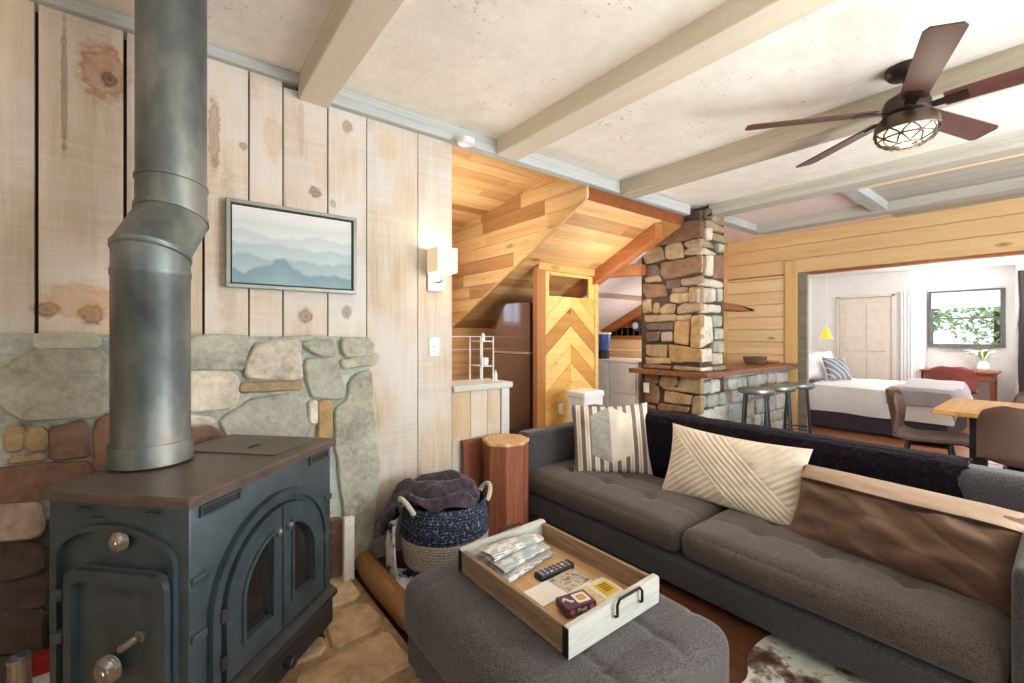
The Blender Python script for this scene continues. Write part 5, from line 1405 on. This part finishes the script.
def chair(label, mat, loc, rz, group='shell chairs around the table', wide=.46):
    """faces local -y"""
    t = thing('shell_chair', label, 'chair', loc, rz, group)
    def sh(u, v):
        a = u*2-1
        prof = [(-.24, .435), (-.20, .452), (-.05, .44), (.10, .432), (.17, .45), (.205, .50), (.225, .60), (.245, .72), (.258, .80), (.262, .835)]
        k = v*(len(prof)-1); i = min(int(k), len(prof)-2); f_ = k-i
        y = prof[i][0]+(prof[i+1][0]-prof[i][0])*f_; z = prof[i][1]+(prof[i+1][1]-prof[i][1])*f_
        w = wide/2*(1 if v < .75 else math.sqrt(max(.0, 1-((v-.75)/.25)**2*.62)))*(.88+.12*min(1, v*5))
        x = a*w
        if v > .5: y -= .07*abs(a)**2.4*min(1, (v-.5)*4); z -= .02*abs(a)**4
        else: z += .035*abs(a)**3
        return (x, y, z)
    m = MB(WM[t.name]); m.sheet(sh, 20, 36, .022); m.build('shell', mat, t, ang=60)
    for sx in (-1, 1):
        for sy in (-1, 1):
            m = MB(WM[t.name]); m.tube([(sx*.13, sy*.12, .425), (sx*.20, sy*.20, 0)], .011, 8); m.build('leg', darksteel, t)
    m = MB(WM[t.name]); m.box((-.14, -.13, .405), (.14, .13, .4205), bev=.003); m.build('under_frame', darksteel, t)
    return t
chair('brown shell chair seen side on at the far edge of the oak table', leather, (4.93, .74, 0), .08)
chair('brown shell chair with its rounded back to the sofa', leather, (4.50, .14, 0), PI/2-.12, wide=.5)
chair('brown shell chair on the bedroom side of the oak table', leather, (5.62, .10, 0), -PI/2)

# ================================================================= BEDROOM
linen = fabric('white_duvet', srgb(226, 224, 222), srgb(240, 238, 236), 90, .9, .15, .05)
greyl = fabric('grey_throw', srgb(150, 142, 144), srgb(178, 170, 172), 120, .9, .2)
bed = thing('bed', 'bed with a white duvet and dark upholstered base in the next room', 'bed', (7.95, 1.95, 0))
m = MB(); m.box((7.19, .92, .02), (8.72, 2.66, .27), bev=.01); m.build('base', plain('dark_bed_base', srgb(62, 54, 66), .8), bed)
m = MB(); m.rbox((7.955, 1.79, .36), (1.50, 1.74, .20), .06, 10); m.build('mattress', linen, bed)
def duv(u, v):
    a = u*2-1; x = 7.955+a*.82; y = .86+v*1.45
    e = abs(a); z = .60-.02*e**4
    if e > .94: z -= (e-.94)/.06*.33; x = 7.955+math.copysign(.80+.02*math.sin(y*9), a)
    if v < .06: z = min(z, .60-(.06-v)/.06*.25)
    z += .018*noise.noise(Vector((x*3, y*3, 2)))
    return (x, y, z)
m = MB(); m.sheet(duv, 50, 40, .04); m.build('duvet', linen, bed)
m = MB(); m.box((7.2, 2.665, .02), (8.72, 2.72, 1.0), bev=.01); m.build('headboard', plain('headboard_cloth', srgb(150, 138, 136), .9), bed)
def thr(u, v):
    a = u*2-1; x = 7.955+a*.85; y = .84+v*.62-.05*math.sin(u*5); e = abs(a); z = .645
    if e > .94: z -= (e-.94)/.06*.2
    z += .02*noise.noise(Vector((x*4, y*4, 5)))
    if v < .08: z -= (.08-v)/.08*.14
    return (x, y, z)
m = MB(); m.sheet(thr, 40, 20, .02); tag(m.build('bed_throw', greyl), 'grey throw across the foot of the white bed', 'blanket')
pillow('bed_pillow', 'plump white pillow standing nearest the viewer at the bed head', linen, (7.58, 2.46, .83), facing(-.25, -1, .25), .66, .44, .18, 4)
pillow('bed_pillow', 'plump white pillow at the far side of the bed head', linen, (8.32, 2.48, .83), facing(-.1, -1, .25), .66, .44, .18, 7)
kq = NT('slate_striped_cotton', .9); o_ = kq.sep(kq.coord()); s_ = kq.math('SINE', kq.math('MULTIPLY', kq.math('ADD', o_[0], o_[1]), 62)); kq.base(kq.ramp(s_, [(.6, srgb(126, 132, 142)), (.9, srgb(206, 208, 210))]))
pillow('scatter_cushion', 'slate grey patterned cushion in front of the white bed pillows', kq.m, (7.80, 2.17, .80), facing(-.45, -1, .35), .42, .36, .14, 12)
redw = wood('reddish_desk_wood', [(.3, srgb(112, 60, 42)), (.6, srgb(150, 86, 60)), (.8, srgb(170, 104, 74))], 'y', 12, .7, .45)
dk = thing('writing_desk', 'reddish wooden writing desk below the bedroom window', 'desk', (9.85, 1.13, 0))
m = MB(); m.box((9.62, .70, .715), (10.12, 1.56, .745), bev=.004); m.build('desk_top', redw, dk)
m = MB(); m.box((9.65, .74, .60), (10.1, 1.52, .7145), bev=.003); m.build('apron', redw, dk)
for x in (9.66, 10.05):
    for y in (.74, 1.47):
        m = MB(); m.box((x, y, 0), (x+.045, y+.045, .599), bev=.003); m.build('leg', redw, dk)
chair('oxblood red chair pushed up to the reddish desk', rleather, (9.30, 1.12, 0), PI/2, None, .50)
vs_ = thing('flower_vase', 'white vase of green and white stems on the reddish desk', 'vase', (9.88, .87, .746))
m = MB(); m.lathe([(0, .7465), (.05, .7465), (.07, .78), (.06, .86), (.04, .89), (.045, .905), (.036, .89), (0, .8)], (9.88, .87, 0), 24); m.build('vase_body', white_pl, vs_)
m = MB()
for i in range(16):
    a = random.uniform(0, 2*PI); L = random.uniform(.14, .30); d = Vector((math.cos(a), math.sin(a), 0)); b0 = Vector((9.88, .87, .90)); tip = b0+d*L*.9+Vector((0, 0, L*random.uniform(.3, .8)))
    mid_ = b0+d*L*.4+Vector((0, 0, L*.55)); sd = Vector((-d.y, d.x, 0))*.028
    m.add([b0, mid_-sd, tip, mid_+sd, mid_+Vector((0, 0, .006))], [[0, 1, 4], [1, 2, 4], [2, 3, 4], [3, 0, 4]], col=random.choice([(.30, .42, .14), (.42, .5, .2), (.75, .75, .6)]))
kl = NT('leaf', .5); kl.base(kl.attr('Col')); m.build('foliage', kl.m, vs_, ang=80)
pd = thing('pendant_lamp', 'small yellow glass pendant lamp beside the bed head', 'lamp', (9.0, 2.66, 1.3))
m = MB(); m.tube([(9.0, 2.66, 2.359), (9.0, 2.66, 1.44)], .005, 6); m.build('cord', white_pl, pd)
ky = NT('yellow_glass_shade', .3); ky.base(srgb(240, 196, 60)); ky.b.inputs['Emission Color'].default_value = srgb(255, 204, 66); ky.b.inputs['Emission Strength'].default_value = .35
m = MB(); m.lathe([(.015, 1.44), (.03, 1.42), (.07, 1.30), (.105, 1.235), (.10, 1.235), (.062, 1.30), (.02, 1.41)], (9.0, 2.66, 0), 24); m.build('lamp_shade', ky.m, pd)
cu = MB(); cu.grid(lambda u, v: (9.66+.025*math.sin(u*26), 1.625-.03+.0*v-u*.05, .03+v*2.25), 24, 4)
cu = MB(); cu.grid(lambda u, v: (9.545-.02*math.sin(u*24), 1.63+u*.16, .03+v*2.0), 28, 4)
tag(cu.build('curtain_panel', plain('sheer_white', srgb(244, 244, 244), .8, var=.01)), 'narrow white curtain hanging at the closet corner', 'curtain')
ld_ = thing('branch_ladder', 'black knotty branch ladder against the white bedroom wall', 'ladder', (8.85, .2, 0))
charb = plain('charred_branch', srgb(38, 32, 32), .7, bump=.4, bscale=30)
for xx in (.43, -.12):
    m = MB(); m.tube([(8.84+.05*z+.015*noise.noise(Vector((z*5, xx, 9))), xx+.02*noise.noise(Vector((z*4, xx, 1))), z) for z in [i*.12 for i in range(19)]], [.034+.012*noise.noise(Vector((i*.9, xx, 3))) for i in range(19)], 10); m.build('rail', charb, ld_)
for z in (.4, .8, 1.2, 1.6, 2.0):
    m = MB(); m.tube([(8.84+.05*z, -.16, z), (8.84+.05*z, .46, z)], .018, 8); m.build('rung', charb, ld_)

# trees outside the bedroom window
leafm = NT('sunlit_leaves', .7); f = leafm.noise(leafm.coord(), 3, 4); leafm.base(leafm.mix(1.0, leafm.attr('Col'), leafm.ramp(f, [(.3, .6), (.7, 1.3)]), 'MULTIPLY'))
barkt = plain('tree_bark', srgb(92, 78, 66), .9)
def tree(x, y, h, r, n, label, name='leafy_tree'):
    t = thing(name, label, 'tree', (x, y, -1.0), 0, 'trees outside the bedroom window')
    m = MB(); m.tube([(x, y, -1.0), (x+.1, y, h*.5), (x, y+.1, h)], [.16, .12, .04], 8); m.build('trunk', barkt, t)
    m = MB()
    for i in range(n):
        a = random.uniform(0, 2*PI); b = random.uniform(-1, 1); q = r*random.random()**.4
        c = Vector((x+q*math.cos(a)*math.sqrt(1-b*b), y+q*math.sin(a)*math.sqrt(1-b*b), h*.62+q*b*1.25))
        d = Vector((random.uniform(-1, 1), random.uniform(-1, 1), random.uniform(-.4, 1))).normalized(); s = d.cross(Vector((.3, .2, 1))).normalized()*.05
        m.add([c, c+d*.08-s, c+d*.17, c+d*.08+s], [[0, 1, 2, 3]], col=jit(random.choice([(.36, .52, .25), (.46, .62, .34), (.58, .70, .46), (.72, .80, .62)]), .2))
    m.build('crown', leafm.m, t, smooth=False)
tree(14.3, 2.9, 4.2, 1.3, 4500, 'leafy tree seen at the left of the bedroom window'); tree(14.6, -.6, 4.4, 1.3, 4500, 'leafy tree seen at the right of the bedroom window')
tree(18.5, 1.3, 5.2, 1.9, 4500, 'paler leafy tree standing behind the other two')
gb = MB(); gb.box((10.4, -12, -1.1), (40, 16, -1.0)); struct(gb.build('ground_outside', plain('grass_bank', srgb(150, 168, 110), .9, var=.2, vscale=2)))
# ================================================================= LIGHT AND CAMERA
w = bpy.data.worlds.new('sky'); bpy.context.scene.world = w; w.use_nodes = True
bg = w.node_tree.nodes['Background']; bg.inputs['Color'].default_value = (.86, .93, 1.0, 1); bg.inputs['Strength'].default_value = 1.5
def area(name, loc, rot, sx, sy, e, col):
    l = bpy.data.lights.new(name, 'AREA'); l.shape = 'RECTANGLE'; l.size = sx; l.size_y = sy; l.energy = e; l.color = col
    o = bpy.data.objects.new(name, l); C.objects.link(o); o.location = loc; o.rotation_euler = rot; return o
def point(name, loc, e, col, r=.05):
    l = bpy.data.lights.new(name, 'POINT'); l.energy = e; l.color = col; l.shadow_soft_size = r
    o = bpy.data.objects.new(name, l); C.objects.link(o); o.location = loc; return o
day = (.92, .97, 1.0)
area('daylight_front_window', (.45, -1.78, 1.35), (PI/2+.45, 0, 0), 2.0, 1.85, 10, day)
area('daylight_front_window_wide', (3.1, -1.78, 1.35), (PI/2+.35, 0, 0), 2.1, 1.85, 145, day)
area('daylight_front_window_far', (5.25, -1.78, 1.4), (PI/2+.3, 0, 0), 1.4, 1.5, 12, day)
area('daylight_back_window', (-1.98, -.4, 1.55), (PI/2, 0, -PI/2), 1.7, 1.2, 2, day)
area('daylight_bedroom_window', (10.0, 1.1, 1.5), (PI/2, 0, PI/2), .85, .9, 30, day)
point('bedroom_fill_light', (8.0, 0.2, 2.1), 62, (1, .97, .94), .2)  # added unseen fill that brightens the bedroom
point('kitchen_fill_light', (1.9, 3.4, 2.0), 24, (1, .93, .82), .2)  # added fill for the kitchen, out of view, without a fixture
point('gable_fill_light', (5.1, 3.45, 1.3), 11, (1, .93, .9), .15)  # added fill hidden behind the column, lifts the gable end
point('cabinet_fill_light', (3.55, 2.75, 1.7), 11, (1, .93, .86), .1)  # added fill to whiten the cabinet front; no pendant hangs here
point('sconce_bulb', (1.33, 2.40, 1.79), 1.6, (1, .82, .58), .04)
point('fan_bulb', (2.937, .525, 2.19), 3, (1, .88, .70), .07)
area('unseen_uplight', (1.6, -.8, .95), (PI, 0, 0), .9, .9, 28, (1, .95, .86))  # added unseen uplight to brighten the ceiling; no floor lamp stands here
cam = bpy.data.cameras.new('camera'); cam.sensor_width = 36; cam.sensor_fit = 'HORIZONTAL'; cam.lens = 36*440/1024; cam.shift_y = -6.5/1024; cam.clip_start = .02; cam.clip_end = 200
co = bpy.data.objects.new('camera', cam); C.objects.link(co); co.location = (0, 0, 1.3); co.rotation_euler = (PI/2, 0, -math.atan2(.6157, .788))
s = bpy.context.scene; s.camera = co
s.view_settings.view_transform = 'Standard'; s.view_settings.look = 'None'; s.view_settings.gamma = 1; s.view_settings.use_curve_mapping = False
s.view_settings.exposure = 0.27
s.cycles.use_denoising = True; s.cycles.max_bounces = 10; s.cycles.diffuse_bounces = 6; s.cycles.glossy_bounces = 4
s.cycles.sample_clamp_indirect = 6
